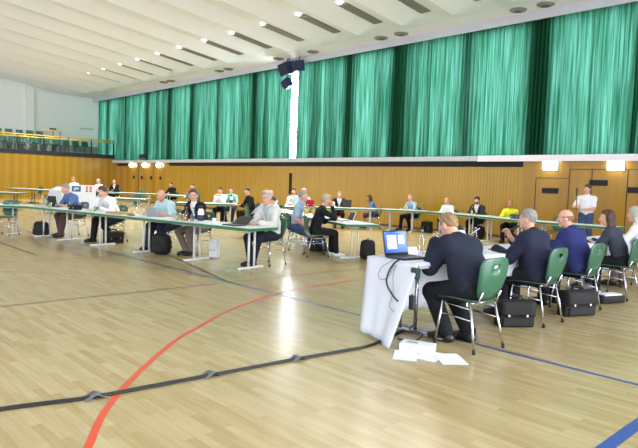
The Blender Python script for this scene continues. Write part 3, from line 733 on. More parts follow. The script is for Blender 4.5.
    for sd in (-1,1):
        fdir = nrm(V3((sd*.15,1,0))); z0 = an[sd][2]-.09
        zf = an[sd]
        ops = [('add', cone(zf+[0,0,-.03], zf-fdir*.035+[0,0,-.045], .048), .02), ('add', cone(zf-fdir*.03+[0,0,-.045], zf+fdir*.11+[0,0,-.05], .047, .046), .03), ('add', cone(zf+fdir*.11+[0,0,-.05], zf+fdir*.18+[0,0,-.056], .046, .036), .02),
               ('fn', (lambda zc: (lambda X: zc-X[...,2]))(zf[2]-.088), 0)]
        V, F = sdfmesh(ops, min(hb,.013)); so = mesh_from([(V, F, 0)], 'shoe', [shoe], root)
        if piping: MB().tube([zf-fdir*.06+V3((sd*.04,0,-.06)), zf+fdir*.06+V3((sd*.05,0,-.065)), zf+fdir*.14+V3((sd*.035,0,-.07))], .005, 6).build('piping', 'piping', so)
    root['_dbg'] = 0; del root['_dbg']
    M_ = Matrix.Translation((loc[0],loc[1],0)) @ Matrix.Rotation(math.radians(deg),4,'Z') @ Matrix.Scale(scale,4)
    DBG.append((label, tuple(M_ @ Vector(HC)), tuple(M_ @ Vector(wr[-1])), tuple(M_ @ Vector(wr[1])), tuple(M_ @ Vector(H))))
    return root
DBG = []
def nrm2(A): return A/(np.linalg.norm(A, axis=1, keepdims=True)+1e-9)
def nets2(p, h): return sdfmesh([('add', p, .005)], h)

# ------------------------------------------------------------------ small things
def mk_bottle(liq=None, cap='cable_grey', r=.035, h=.24):
    o = empty('bottle', (0,0,0)); tag(o, cat='bottle')
    MB().lathe([(r*.9,0),(r,.01),(r,h*.58),(r*.75,h*.72),(r*.38,h*.86),(r*.36,h)], n=14).build('glass', 'glass', o)
    if liq: MB().lathe([(r*.86,.004),(r*.92,.012),(r*.92,h*.55)], n=14).build('drink', liq, o)
    MB().lathe([(r*.42,h*.97),(r*.42,h+.02)], n=10).build('cap', cap, o)
    return o
BT = {'water': Proto(lambda: mk_bottle()), 'juice': Proto(lambda: mk_bottle('juice','juice')), 'cola': Proto(lambda: mk_bottle('cola','red_mark')), 'yellow': Proto(lambda: mk_bottle('yellow_liquid','rail_yellow'))}
def mk_glass(liq):
    o = empty('drinking_glass', (0,0,0)); tag(o, cat='glass')
    MB().lathe([(.026,0),(.033,.01),(.036,.12),(.033,.12),(.03,.012)], n=14).build('tumbler', 'glass', o)
    if liq: MB().lathe([(.026,.008),(.031,.012),(.032,.08)], n=14).build('drink', liq, o)
    return o
GL = {'clear': Proto(lambda: mk_glass(None)), 'yellow': Proto(lambda: mk_glass('yellow_liquid')), 'green': Proto(lambda: mk_glass('green_liquid')), 'juice': Proto(lambda: mk_glass('juice'))}
TZ = .741
def bottle(k, x, y, label, z=TZ, sc=1.): return BT[k].put((x,y,z), random.random()*3, label, 'bottle', None, sc)
def glass(k, x, y, label, z=TZ): return GL[k].put((x,y,z), random.random()*3, label, 'glass')
def paper(x, y, deg, label, z=TZ, w=.21, l=.297, n=1, m='paper'):
    th = .0015*n
    o = MB().grid(lambda u,v: ((u-.5)*w, (v-.5)*l, th+.002*math.sin(u*5+v*4)+.002), 4, 5)
    for (a,b,c,d) in ((-1,-1,1,-1),(1,-1,1,1),(1,1,-1,1),(-1,1,-1,-1)): o.add([(a*w/2,b*l/2,0),(c*w/2,d*l/2,0),(c*w/2,d*l/2,th+.002),(a*w/2,b*l/2,th+.002)], [(0,1,2,3)])
    o = o.build('paper_sheet' if n < 4 else 'paper_stack', m); o.location = (x,y,z); o.rotation_euler = (0,0,math.radians(deg)); return tag(o, label, 'paper')
def mk_laptop(body='black_plastic', scr='screen_dark', w=.34, d=.25, ang=100):
    o = empty('laptop', (0,0,0)); tag(o, cat='laptop')
    MB().box((0,-d/2,.011), (w,d,.02), bev=.004).build('base', body, o)
    k = MB()
    for i in range(12):
        for j in range(4): k.box((-w*.42+i*w*.0765, -.05-j*.024, .0225), (.02,.018,.003))
    k.build('keyboard', 'dark_grey', o)
    MB().box((0,-d*.8,.0218), (.09,.05,.001)).build('touchpad', 'dark_grey', o)
    a = math.radians(ang-90); mx = Matrix.Rotation(-a, 4, 'X')
    p = lambda x, y, z: mx @ Vector((x, y, z)) + Vector((0,.004,.02))
    lid = MB().box(p(0,.006,d*.5), (w,.012,d), bev=.004, mx=mx).build('lid', body, o)
    MB().box(p(0,-.0008,d*.52), (w*.92,.002,d*.84), mx=mx).build('screen', scr, lid)
    if scr == 'screen_blue':
        for (x, z, ww, hh) in ((-w*.17, d*.53, w*.38, d*.56), (w*.24, d*.62, w*.24, d*.36)): MB().box(p(x,-.0022,z), (ww,.001,hh), mx=mx).build('window_on_screen', 'screen_white', lid)
    return o
LPB = Proto(lambda: mk_laptop()); LPS = Proto(lambda: mk_laptop('silver', ang=112, w=.29, d=.19)); LPO = Proto(lambda: mk_laptop('black_plastic', ang=148)); LPW = Proto(lambda: mk_laptop('card_white', ang=112, w=.3, d=.21))
def laptop(pr, x, y, deg, label, z=TZ): return pr.put((x,y,z), math.radians(deg), label, 'laptop')
def mk_thermos():
    o = empty('thermos_jug', (0,0,0)); tag(o, cat='thermos')
    MB().lathe([(.055,0),(.06,.01),(.06,.19),(.045,.235),(.03,.25)], n=18).build('body', 'thermos', o)
    MB().lathe([(.062,.02),(.062,.13)], n=18).build('band', 'thermos_dark', o)
    MB().lathe([(.034,.245),(.034,.29),(.025,.3)], n=14).build('lid', 'black_plastic', o)
    MB().tube([(.055,0,.2),(.1,0,.19),(.1,0,.08),(.06,0,.06)], .009).build('handle', 'black_plastic', o); return o
TH = Proto(mk_thermos)
def thermos(x, y, label, z=TZ): return TH.put((x,y,z), random.random()*6, label, 'thermos')
def bag(x, y, deg, w, d, h, label, m='bag_black', kind='briefcase', z=0):
    o = empty('briefcase' if kind != 'backpack' else 'backpack', (x,y,z), math.radians(deg), label, 'bag')
    if kind == 'backpack':
        b = MB().box((0,0,h*.5), (w,d,h), bev=min(.09,d*.4)); b.v = [(x*(1-.22*max(0,z/h-.5)),y*(1-.3*max(0,z/h-.4)),z) for x,y,z in b.v]; b.sm = [True]*len(b.f); b.build('body', m, o)
        MB().box((0,-d*.52,h*.3), (w*.72,d*.3,h*.42), bev=.04).build('pocket', m, o)
        for sx in (-1,1): MB().tube([(sx*w*.25,d*.45,h*.9),(sx*w*.3,d*.62,h*.6),(sx*w*.3,d*.5,h*.15)], .014).build('strap', m, o)
        MB().tube([(-.05,0,h*.95),(0,0,h*1.06),(.05,0,h*.95)], .01).build('handle', m, o)
        return o
    MB().box((0,0,h/2), (w,d,h), bev=.025).build('body', m, o)
    f = MB(); f.grid(lambda u,v: ((u-.5)*(w-.02), (d/2+.012)*(1-2*v) if True else 0, h+.012-.0*u+(-.02*abs(1-2*v))), 6, 4)
    f.grid(lambda u,v: ((u-.5)*(w-.02), -d/2-.014-.006*math.sin(v*3), h-.0-v*h*.55), 6, 5); f.build('flap', m, o, solid=.01)
    MB().tube([(-.08,0,h+.005),(-.07,0,h+.05),(.07,0,h+.05),(.08,0,h+.005)], .011).build('handle', m, o)
    for sx in (-1,1): MB().box((sx*w*.25,-d/2-.024,h*.47), (.022,.010,.026), bev=.003).build('buckle', 'buckle', o)
    MB().box((0,-d/2-.012,h*.22), (w*.8,.02,h*.3), bev=.008).build('pocket', m, o)
    return o
def card(x, y, deg, label, z=TZ):
    b = MB(); b.add([(-.1,-.03,0),(.1,-.03,0),(.1,0,.08),(-.1,0,.08),(.1,.03,0),(-.1,.03,0)], [(0,1,2,3),(3,2,4,5),(0,3,5),(1,4,2)])
    o = b.build('name_card', 'card_white'); o.location = (x,y,z); o.rotation_euler = (0,0,math.radians(deg)); return tag(o, label, 'card')
def cup(x, y, label, z=TZ, m='cup_white'):
    o = empty('cup', (x,y,z), 0, label, 'cup')
    MB().lathe([(.028,0),(.036,.01),(.042,.075),(.039,.075),(.03,.012)], n=14).build('body', m, o)
    MB().tube([(.038,0,.06),(.06,0,.055),(.06,0,.025),(.036,0,.02)], .005).build('handle', m, o); return o

# ------------------------------------------------------------------ people
def seated(label, x, y, deg, top, bottom, chlabel, csc=1., **k):
    chair(x, y, deg, chlabel, csc)
    return person(label, (x,y), deg, top, bottom, **k)
dB = 180+angB
# right hand row, nearest first
seated('man in black suit bent over the white cloth table nearest the camera, blond hair', -3.08, 4.99, 84, 'navy', 'black_cloth', 'nearest green chair, under the bent man in the black suit', 1.04,
       hair=('short','blond'), lean=31, side=6, head=(-4,26,0), lw=(-.09,.38,.95), rw=(.10,.46,.88), scale=1.02, belly=.04, bulk=.014, lankle=(-.09,.19,.09), rankle=(.12,.08,.09), jacket='white_shirt', lvl=0, skin='skin_pink', piping=True, lpole=(-.3,.1,-1), rpole=(.6,-.2,-.5))
seated('grey haired man in navy suit speaking into a microphone at the right table', -3.2, 6.58, 88, 'navy_suit', 'black_cloth', 'green chair under the man speaking into a microphone', 1.04,
       hair=('short','grey_hair'), lean=12, head=(8,2,0), lw=(-.18,.44,.83), rw=(.05,.40,.99), jacket='white_shirt', lvl=0, scale=.97, skin='skin_pink', rhd=((-.1,.5,.85),(-.9,.3,-.3),1.), rpole=(.6,-.1,-.8), belly=.05, bulk=.016)
seated('balding man in dark blue suit sitting between the microphone speaker and the long haired woman', -3.22, 7.75, 88, 'blue_suit', 'black_cloth', 'green chair under the balding man in dark blue', 1.04,
       hair=('bald','light_brown'), lean=16, head=(24,6,0), scale=.97, bulk=.016, lw=(-.2,.44,.83), rw=(.18,.46,.83), jacket='white_shirt', lvl=0, skin='skin_pink', belly=.03)
seated('woman with long dark hair in a charcoal jacket at the right table', -3.22, 9.2, 88, 'charcoal', 'black_cloth', 'green chair under the long haired woman in charcoal', 1.04,
       hair=('long','long_brown'), lean=18, head=(26,4,0), lw=(-.18,.46,.83), rw=(.16,.46,.83), lvl=0, scale=.96, topname='jacket')
seated('white haired person in a pale top at the right photo edge', -3.27, 10.4, 88, 'white_top', 'grey_trousers', 'green chair under the white haired person at the right edge', 1.04,
       hair=('bob','white_hair'), lean=14, head=(5,6,0), lw=(-.18,.44,.83), rw=(.16,.46,.83), lvl=1, scale=.98)
person('standing man in white polo shirt and jeans holding a long microphone pole by the wall', (-6.52,16.1), 196, 'white_shirt', 'jeans', hair=('short','brown_hair'), lean=2, head=(-14,4,0), stand=True, hip=(0,0,.93),
       lankle=(-.11,0,.09), rankle=(.11,.03,.09), lknee=(0,1,0), rknee=(0,1,0), lw=(.02,.27,1.07), rw=(.19,.30,1.13), sleeve='short', lvl=1, rhd=((-.3,.9,.2),(-.9,-.3,0),1.), lpole=(-.8,-.4,-.3), rpole=(.7,-.5,-.6), skin='skin_pink', topname='polo_shirt')
# front left row
def brow(t, off, label, top, bottom, chl, csc=1., **k):
    p = B(t, off); return seated(label, p[0], p[1], dB+k.pop('dd', 0), top, bottom, chl, csc, **k)
brow(7.02, 1.0, 'grey haired man in blue polo shirt typing on a black laptop', 'blue_polo', 'brown_trousers', 'green chair under the man in the blue polo', hair=('short','grey_hair'), lean=20, head=(-8,22,0), lw=(-.12,.46,.79), rw=(.16,.46,.79), sleeve='short', lvl=1, topname='polo_shirt', bulk=.012, lankle=(-.1,.44,.09), rankle=(.12,.3,.09))
brow(5.38, 1.0, 'dark haired man in white shirt resting his chin at the front left table', 'white_shirt', 'black_cloth', 'green chair under the dark haired man in white', hair=('full','brown_hair'), lean=24, head=(8,16,0), lw=(-.14,.42,.80), rw=(.08,.34,1.0), lvl=1, skin='skin_pink', rhd=((-.2,.2,.9),(-.3,-.9,.1),.9), lankle=(-.1,.1,.09), rankle=(.15,.42,.09), bulk=.01)
brow(3.32, 1.0, 'bald man in pale blue short sleeved shirt looking down', 'pale_blue', 'navy_trousers', 'green chair under the bald man in pale blue', hair=('bald','grey_hair'), lean=22, head=(34,34,0), lw=(-.2,.40,.80), rw=(.2,.44,.79), sleeve='short', lvl=1, skin='skin_pink', belly=.06, bulk=.02, lankle=(-.14,.2,.09), rankle=(.2,.38,.09))
brow(2.42, 1.02, 'man with glasses in dark jacket and white shirt at the front left table', 'black_cloth', 'grey_trousers', 'green chair under the man with glasses in the dark jacket', hair=('short','brown_hair'), lean=16, head=(40,6,0), lw=(-.05,.38,.80), rw=(.14,.44,.79), jacket='white_shirt', glasses=True, lvl=1, skin='skin_pink', lankle=(-.1,.28,.09), rankle=(.02,.30,.09), rknee=(.6,.6,.7))
brow(.46, 1.0, 'white haired man in light grey jacket with a black laptop', 'light_grey', 'navy', 'green chair under the man in the light grey jacket', hair=('full','white_hair'), lean=8, head=(6,6,0), lw=(-.14,.40,.79), rw=(.14,.42,.79), jacket='grey_shirt', lvl=0, skin='skin_pink', lankle=(.0,.42,.09), rankle=(.12,.36,.09), rknee=(.5,.8,.8), glasses=True, shoe='shoe_black')
# inner row, seen from behind
seated('woman in black with pale hair and white sneakers, hand at her face', -8.98, 8.5, -30, 'black_cloth', 'black_cloth', 'green chair under the woman in black', hair=('full','pale_blond'), lean=14, head=(0,10,0), lw=(-.14,.44,.80), rw=(.08,.30,1.08), lvl=1, scale=.97, rhd=((-.1,.2,.9),(-.3,-.9,.2),.8), shoe='shoe_white', lankle=(-.1,.36,.09), rankle=(.1,.42,.09), skin='skin_pink')
seated('grey haired man in light blue shirt and jeans turned sideways, legs stretched out', -9.72, 8.62, -52, 'light_blue', 'jeans', 'green chair under the man in the light blue shirt and jeans', hair=('short','grey_hair'), lean=6, head=(10,2,0), lw=(-.26,.12,.62), rw=(.2,.22,.6), sleeve='short', lvl=1, lankle=(-.12,.72,.09), rankle=(.1,.78,.09), skin='skin_pink')
seated('man in grey shirt bent forward with his back to the camera', -12.75, 9.75, -20, 'grey_shirt', 'navy', 'green chair under the bent man in grey', hair=('short','brown_hair'), lean=44, head=(-10,40,0), lw=(-.18,.56,.80), rw=(.18,.58,.80), lvl=2)
seated('bald man with pink face behind the white haired man in light grey', -14.05, 11.45, 165, 'white_shirt', 'navy', 'green chair under the bald pink faced man', .97, hair=('bald','grey_hair'), lean=12, head=(35,6,0), lvl=2, skin='skin_pink', scale=.95)
seated('dark haired man in black behind the bent man in grey', -15.3, 11.5, 165, 'black_cloth', 'black_cloth', 'green chair under the dark haired man in black', .97, hair=('short','dark_hair'), lean=12, head=(20,4,0), lvl=2, scale=.98)
seated('dark haired man in white shirt with hands at his chin, far inner table', -17.52, 11.85, 222, 'white_shirt', 'black_cloth', 'green chair under the dark haired man in white, far inner table', .95, hair=('short','dark_hair'), lean=14, head=(0,6,0), lw=(-.05,.34,.98), rw=(.06,.34,.98), lhd=((.1,.1,.9),(.1,-.9,.1),.8), rhd=((-.1,.1,.9),(-.1,-.9,.1),.8), lvl=2, scale=.96)
seated('man in mint green shirt beside the man in white', -17.75, 12.45, 222, 'mint', 'navy', 'green chair under the man in mint green', .95, hair=('short','brown_hair'), lean=12, sleeve='short', lvl=2, scale=.97)
# back row along the wall
seated('man in light blue shirt, black trousers, seated left in the back row', -12.72, 16.62, 172, 'light_blue', 'black_cloth', 'green chair under the man in light blue in the back row', .95, hair=('short','grey_hair'), lean=14, head=(20,6,0), sleeve='short', lvl=2, scale=.95, lankle=(-.1,.2,.09), rankle=(.2,.4,.09))
seated('white haired man in white short sleeved shirt in the back row', -11.2, 16.62, 178, 'white_shirt', 'black_cloth', 'green chair under the white haired man in the back row', .95, hair=('bald','white_hair'), lean=18, head=(20,10,0), sleeve='short', lvl=2, scale=.92, skin='skin_pink')
seated('dark haired bearded man in dark jacket and white shirt in the back row', -10.05, 16.5, 182, 'dark_jacket', 'black_cloth', 'green chair under the bearded man in the back row', .95, hair=('full','dark_hair'), lean=10, head=(15,4,0), jacket='white_shirt', beard=True, lvl=2, scale=.95)
seated('bald man in bright yellow shirt in the back row', -8.68, 16.05, 195, 'yellow', 'black_cloth', 'green chair under the man in yellow', .95, hair=('bald','brown_hair'), lean=16, head=(10,14,0), sleeve='short', lvl=2, scale=.93, skin='skin_tan')
seated('woman with long brown hair, blue top and dark skirt where the back row bends', -13.95, 16.0, 135, 'blue_top', 'plum', 'green chair under the long haired woman in blue', .95, hair=('long','long_brown'), lean=20, head=(0,12,0), skirt=True, lvl=2, scale=.9, skin='skin_tan', sleeve='short')
seated('man in black vest over white shirt behind a dark laptop', -14.75, 15.0, 225, 'black_cloth', 'black_cloth', 'green chair under the man in the black vest', .95, hair=('short','grey_hair'), lean=10, head=(0,6,0), jacket='white_shirt', vest=True, lvl=2, scale=.95)
seated('white haired man in pale shirt in the far row', -15.3, 13.75, 235, 'light_blue', 'navy', 'green chair under the white haired man in the far row', .97, hair=('full','white_hair'), lean=12, head=(0,8,0), lvl=2, scale=1.0)
seated('dark haired man in white shirt behind the grey haired man in light blue', -16.1, 14.1, 225, 'white_shirt', 'navy', 'green chair under the far dark haired man in white', .97, hair=('short','dark_hair'), lean=14, side=6, head=(0,6,0), lvl=2, scale=1.0)
seated('man in black shirt sitting alone at the far table', -27.2, 15.4, 200, 'black_cloth', 'black_cloth', 'green chair under the man alone at the far table', 1., hair=('short','brown_hair'), lean=8, lvl=2)
seated('man in grey blue sweater behind the man with glasses', -21.9, 13.4, 210, 'grey_blue', 'navy', 'green chair under the man in the grey blue sweater', 1., hair=('short','brown_hair'), lean=6, lvl=2, belly=.03)
seated('man in black with pale collar at the far table near the lamps', -32.4, 14.7, 215, 'black_cloth', 'black_cloth', 'green chair under the far man in black near the lamps', 1., hair=('bald','brown_hair'), lean=8, jacket='white_shirt', lvl=2)
seated('white haired person at the far table behind the man in the white shirt', -32.3, 13.75, 215, 'white_shirt', 'navy', 'green chair under the far white haired person', 1., hair=('bob','white_hair'), lean=8, lvl=2)
seated('person whose head shows over the white display board', -31.1, 11.9, 215, 'white_top', 'navy', 'green chair under the person behind the display board', 1., hair=('short','blond'), lean=4, lvl=2, scale=1.05)

# empty chairs
chair(-15.72, 4.35, 225, 'empty green chair with a black seat at the angled table on the left edge')
chair(-33.3, 10.75, 195, 'left empty green chair at the far left table')
chair(-32.3, 11.1, 195, 'right empty green chair at the far left table')
chair(-7.2, 15.75, 175, 'empty green chair at the back table behind the microphone speaker')
chair(-34.5, 14.4, 215, 'empty green chair at the far table by the dark wall rail')
chair(-25.2, 15.4, 180, 'empty green chair to the right of the man alone at the far table')
chair(-21.6, 10.6, 215, 'empty green chair behind the table right of the display board')
chair(-29.7, 14.9, 215, 'empty green chair left of the man alone at the far table')

# ------------------------------------------------------------------ things on and around the right table
az = AZ+.008
LPN = Proto(lambda: mk_laptop('black_plastic', 'screen_blue', .34, .26, 102)); laptop(LPN, -3.86, 4.82, 84, 'black laptop with a blue screen on the near end of the white cloth', az)
bottle('water', -4.0, 5.42, 'clear water bottle right of the laptop on the white cloth', az)
bottle('juice', -3.93, 5.6, 'bottle of orange juice before the bent man', az, .9)
bottle('water', -3.98, 5.78, 'clear bottle beyond the orange juice on the white cloth', az, .9)
glass('clear', -3.8, 5.68, 'empty tumbler beside the orange juice', az)
card(-3.95, 5.14, 80, 'folded white name card behind the laptop', az)
paper(-3.72, 5.3, 70, 'white sheet in front of the bent man, beside the laptop', az)
paper(-3.66, 5.62, 95, 'white sheet under the arm of the bent man', az)
ph = MB().box((0,0,.006), (.075,.15,.012), bev=.005).build('phone', 'black_plastic'); ph.location = (-3.66,5.42,az+.006); ph.rotation_euler = (0,0,1.1); tag(ph, 'black phone lying on the papers by the bent man', 'phone')
pen = MB().tube([(-.07,0,0),(.06,0,0),(.07,0,0)], [.004,.004,.001]).build('pen', 'dark_grey'); pen.location = (-3.86,5.36,az+.005); pen.rotation_euler = (0,0,.6); tag(pen, 'dark pen lying on the white cloth near the water bottle', 'pen')
for i, (x, y, d, l) in enumerate([(-3.72,6.3,85,'white sheet before the microphone speaker, left one'),(-3.75,6.75,95,'white sheet before the microphone speaker, right one'),(-3.75,7.6,88,'white sheet before the balding man in dark blue'),(-3.75,8.25,80,'white sheet between the balding man and the long haired woman'),(-3.78,9.0,90,'white sheet before the long haired woman'),(-3.8,10.2,90,'white sheet before the white haired person at the right edge')]): paper(x, y, d, l, az)
bottle('water', -3.95, 6.2, 'clear bottle left of the microphone stand on the white cloth', az); bottle('water', -3.98, 6.5, 'clear bottle right of the microphone stand on the white cloth', az)
thermos(-3.9, 6.05, 'white thermos jug on the white cloth behind the bent man', az); cup(-3.7, 6.1, 'white cup on the cloth between the bent man and the speaker', az)
glass('clear', -3.7, 7.15, 'clear tumbler before the balding man in dark blue', az); cup(-3.75, 8.55, 'white cup before the long haired woman', az)
# microphone held by the speaker, and the standing man's pole
r = empty('microphone', (-3.57,6.7,1.07), 0, 'black microphone held to the mouth of the man in navy', 'microphone')
MB().tube([(.16,.0,.07),(-.06,-.01,-.04)], .013).build('handle', 'black_plastic', r); MB().sphere((.16,.0,.07), .027, n=12).build('mesh_head', 'dark_grey', r)
r = empty('microphone_stand', (-3.98,6.34,az), 0, 'slim table microphone stand with cable before the man in navy', 'stand')
MB().lathe([(.07,0),(.07,.012),(.02,.02)], n=18).build('base', 'dark_grey', r); MB().tube([(0,0,.015),(0,0,.16),(.12,.06,.26)], .007).build('gooseneck', 'chrome', r)
r = empty('microphone_pole', (-6.66,15.74,0), 0, 'brown pole with a black microphone held by the standing man', 'microphone')
MB().tube([(.05,0,0),(0,.02,1.45)], .014).build('pole', 'pole_brown', r); MB().tube([(0,.02,1.45),(-.004,.022,1.6)], .018).build('microphone_body', 'black_plastic', r); MB().sphere((-.005,.023,1.63), .034, n=12).build('mesh_head', 'dark_grey', r)
# clip, cables, adapter on the hanging cloth
c = MB(); c.box((0,0,0), (.09,.05,.11), bev=.012); c = c.build('cable_box', 'clip_green'); c.location = (-3.44,4.585,.69); tag(c, 'dark green box clipped to the cloth corner', 'box')
def onface(u, v, d=.018): p = nearface(u, v); return (p[0], p[1]-d, p[2]-.002)
def cable(name, pts, r_, m, label): return tag(MB().tube(smooth(pts), r_, 6).build(name, m), label, 'cable')
cable('laptop_cable', [(-3.66,4.62,az+.01),onface(.6,.02,.03),onface(.5,.15),onface(.5,.3),onface(.66,.42),onface(.86,.47)], .008, 'cable', 'thick black cable hanging from the laptop over the cloth')
cable('laptop_cable', [(-3.72,4.62,az+.01),onface(.5,.02,.03),onface(.33,.12),onface(.3,.24),onface(.4,.27),onface(.52,.2),onface(.58,.06)], .004, 'cable_grey', 'thin grey cable looped over the cloth under the laptop')
cable('laptop_cable', [onface(.62,.05),onface(.6,.2),onface(.68,.4),onface(.66,.56),onface(.85,.6)], .004, 'cable_grey', 'thin grey cable hanging to the power adapter')
ad = MB().box((0,0,0), (.06,.04,.14), bev=.01).build('power_adapter', 'black_plastic'); ad.location = (-3.40,4.50,.42); tag(ad, 'black power adapter hanging beside the cloth edge', 'adapter')
cable('adapter_cable', [(-3.40,4.50,.5),(-3.41,4.5,.45),(-3.39,4.52,.36),(-3.34,4.5,.25),(-3.43,4.52,.15),(-3.33,4.6,.12),(-3.42,4.62,.03),(-3.5,4.6,.012),(-3.62,4.58,.012)], .007, 'cable', 'black power cord curling from the adapter to the floor')
# floor cable bundle with tape
cp = [(-4.35,-.4),(-4.15,.5),(-4.04,1.09),(-3.97,1.37),(-3.89,1.64),(-3.85,2.02),(-3.80,2.52),(-3.71,3.34),(-3.65,3.78),(-3.62,4.15),(-3.72,4.62),(-3.8,4.9)]
b = MB()
for q in (-1,0,1): b.tube(smooth([(x+q*.012+.005*math.sin(i*2.3+q), y, .009+(.008 if q == 0 else 0)) for i, (x, y) in enumerate(cp)]), .0085, 6)
tag(b.build('cable_bundle', 'cable'), 'black cable bundle running across the wooden floor to the table', 'cable')
for x, y, d, l in ((-3.89,1.64,75,'leftmost piece of grey tape over the floor cables'),(-3.80,2.52,80,'middle piece of grey tape over the floor cables'),(-3.71,3.34,80,'piece of grey tape nearest the white tablecloth')):
    o = MB().grid(lambda u,v: ((u-.5)*.15, (v-.5)*.1, .004+.031*math.exp(-((u-.5)/.26)**2)), 10, 1).build('tape', 'tape', solid=.002); o.location = (x,y,.002); o.rotation_euler = (0,0,math.radians(d)+PI/2-1.45); tag(o, l, 'tape')
# papers and box on the floor
o = MB(); o.box((0,0,.035), (.31,.17,.07), bev=.004); r = empty('carton', (-3.26,4.43,0), math.radians(22), 'long white carton on the floor behind the loose papers', 'box')
o.build('body', 'card_white', r); MB().box((-.05,0,.0708), (.1,.05,.001)).build('printed_patch', 'cable_grey', r)
paper(-3.22,4.20,35,'left white sheet on the floor before the carton',.001,.21,.3); paper(-3.07,4.36,15,'middle white sheet on the floor, printed lines',.001,.21,.3); paper(-2.90,4.43,52,'right white sheet on the floor, nearest the chair leg',.004,.23,.32)
# bags by the right row
bag(-3.2,6.13,52,.42,.15,.29,'black leather briefcase with buckles behind the nearest chair','bag_black'); bag(-3.02,7.35,66,.48,.16,.31,'black fabric briefcase behind the chair of the microphone speaker','bag_black')
r = empty('open_bag', (-3.12,8.62,0), math.radians(70), 'low black bag with white papers sticking out, by the balding man\'s chair', 'bag')
MB().box((0,0,.06), (.46,.24,.12), bev=.04).build('body', 'bag_black', r); MB().box((0,-.02,.115), (.34,.16,.03), bev=.006).build('papers', 'paper', r)
bag(-3.35,8.25,80,.3,.14,.26,'grey plastic bag under the chair of the balding man','bag_grey')

# ------------------------------------------------------------------ things on the front left row
def onB(t, off): return B(t, off)
for t, off, k, l in ((7.12,.22,'water','clear bottle, left one of three at the bend of the left table'),(7.08,.32,'water','clear bottle, middle one of three at the bend of the left table'),(7.0,.26,'water','clear bottle, right one of three at the bend of the left table'),(6.02,.3,'water','clear water bottle right of the man in the blue polo'),(1.93,.28,'cola','dark bottle of cola among the glasses before the man with glasses'),(1.8,.34,'water','clear bottle beside the cola bottle')):
    p = onB(t, off); bottle(k, p[0], p[1], l)
for t, off, k, l in ((6.72,.2,'green','tumbler of yellow green drink between the black laptop and the pouch'),(6.6,.3,'clear','clear tumbler before the man in the blue polo'),(4.95,.26,'green','tumbler of yellow drink before the man in the white shirt'),(2.2,.28,'clear','clear tumbler, leftmost of the group before the man with glasses'),(2.12,.22,'yellow','yellow tumbler in the group before the man with glasses'),(2.05,.33,'juice','orange tumbler in the group before the man with glasses'),(2.0,.24,'clear','clear tumbler next to the cola bottle'),(2.26,.36,'yellow','yellow tumbler at the back of the group before the man with glasses'),(1.88,.2,'juice','orange tumbler in front of the cola bottle'),(1.72,.24,'clear','clear tumbler left of the thermos jug with dark band')):
    p = onB(t, off); glass(k, p[0], p[1], l)
p = onB(7.0,.40); laptop(LPB, p[0], p[1], dB+12, 'black laptop turned to the man in the blue polo'); p = onB(3.02,.34); laptop(LPS, p[0], p[1], dB+14, 'grey laptop before the bald man in pale blue')
p = onB(.62,.36); laptop(LPO, p[0], p[1], dB+182, 'black laptop before the man in the light grey jacket')
p = onB(1.55,.3); thermos(p[0], p[1], 'white thermos jug with dark band on the front left table')
p = onB(5.05,.34); o = empty('drink_carton', (p[0],p[1],TZ), .2, 'white and blue drink carton before the man in the white shirt', 'carton')
MB().box((0,0,.09), (.07,.07,.18), bev=.004).add([(-.035,-.035,.18),(.035,-.035,.18),(.035,.035,.18),(-.035,.035,.18),(-.035,0,.215),(.035,0,.215)],[(0,1,5,4),(3,2,5,4),(0,3,4),(1,2,5)]).build('body','card_white',o); MB().box((0,0,.07), (.072,.072,.06)).build('label','blue_mark',o)
p = onB(4.1,.3); o = MB().box((0,0,.02), (.5,.34,.04), bev=.006).build('flat_box', 'card_brown'); o.location = (p[0],p[1],TZ); o.rotation_euler = (0,0,.2); tag(o, 'flat brown box on the table left of the bald man', 'box')
p = onB(3.55,.2); o = MB().box((0,0,.01), (.16,.08,.02), bev=.008).build('phone', 'black_plastic'); o.location = (p[0],p[1],TZ); o.rotation_euler = (0,0,.25); tag(o, 'black phone lying before the bald man in pale blue', 'phone')
p = onB(5.75,.26); bag(p[0], p[1], angB, .34, .16, .1, 'small black pouch on the table right of the blue polo man', 'bag_black', 'pouch', TZ); 
for t, off, d, l in ((6.3,.25,10,'white sheet before the man in the blue polo'),(5.4,.2,20,'white sheet before the dark haired man in white'),(3.3,.22,5,'white sheet before the bald man in pale blue'),(2.85,.2,30,'white sheet left of the glasses group'),(2.5,.3,12,'white sheet under the hands of the man with glasses'),(1.2,.3,15,'white sheet right of the thermos jug'),(.95,.25,-10,'white sheet left of the laptop of the man in light grey'),(7.3,.35,60,'white sheet at the bend of the left table')):
    p = onB(t, off); paper(p[0], p[1], d+angB, l)
paper(-15.75,4.55,50,'white sheet on the angled table near the empty chair')
p = onB(1.35,.45); cup(p[0],p[1],'white cup beside the thermos jug')
# bags under the front left row
bag(-15.2,5.02,20,.46,.2,.36,'black bag on the floor left of the blue polo man', 'bag_black', 'backpack'); bag(-12.95,5.85,95,.44,.18,.27,'black case on the floor under the man in the white shirt'); 
bag(-10.72,5.84,20,.4,.26,.42,'dark backpack between the feet of the bald man', 'bag_black','backpack'); bag(-9.72,6.45,15,.2,.1,.34,'pale paper carrier bag under the man with glasses','white_top')
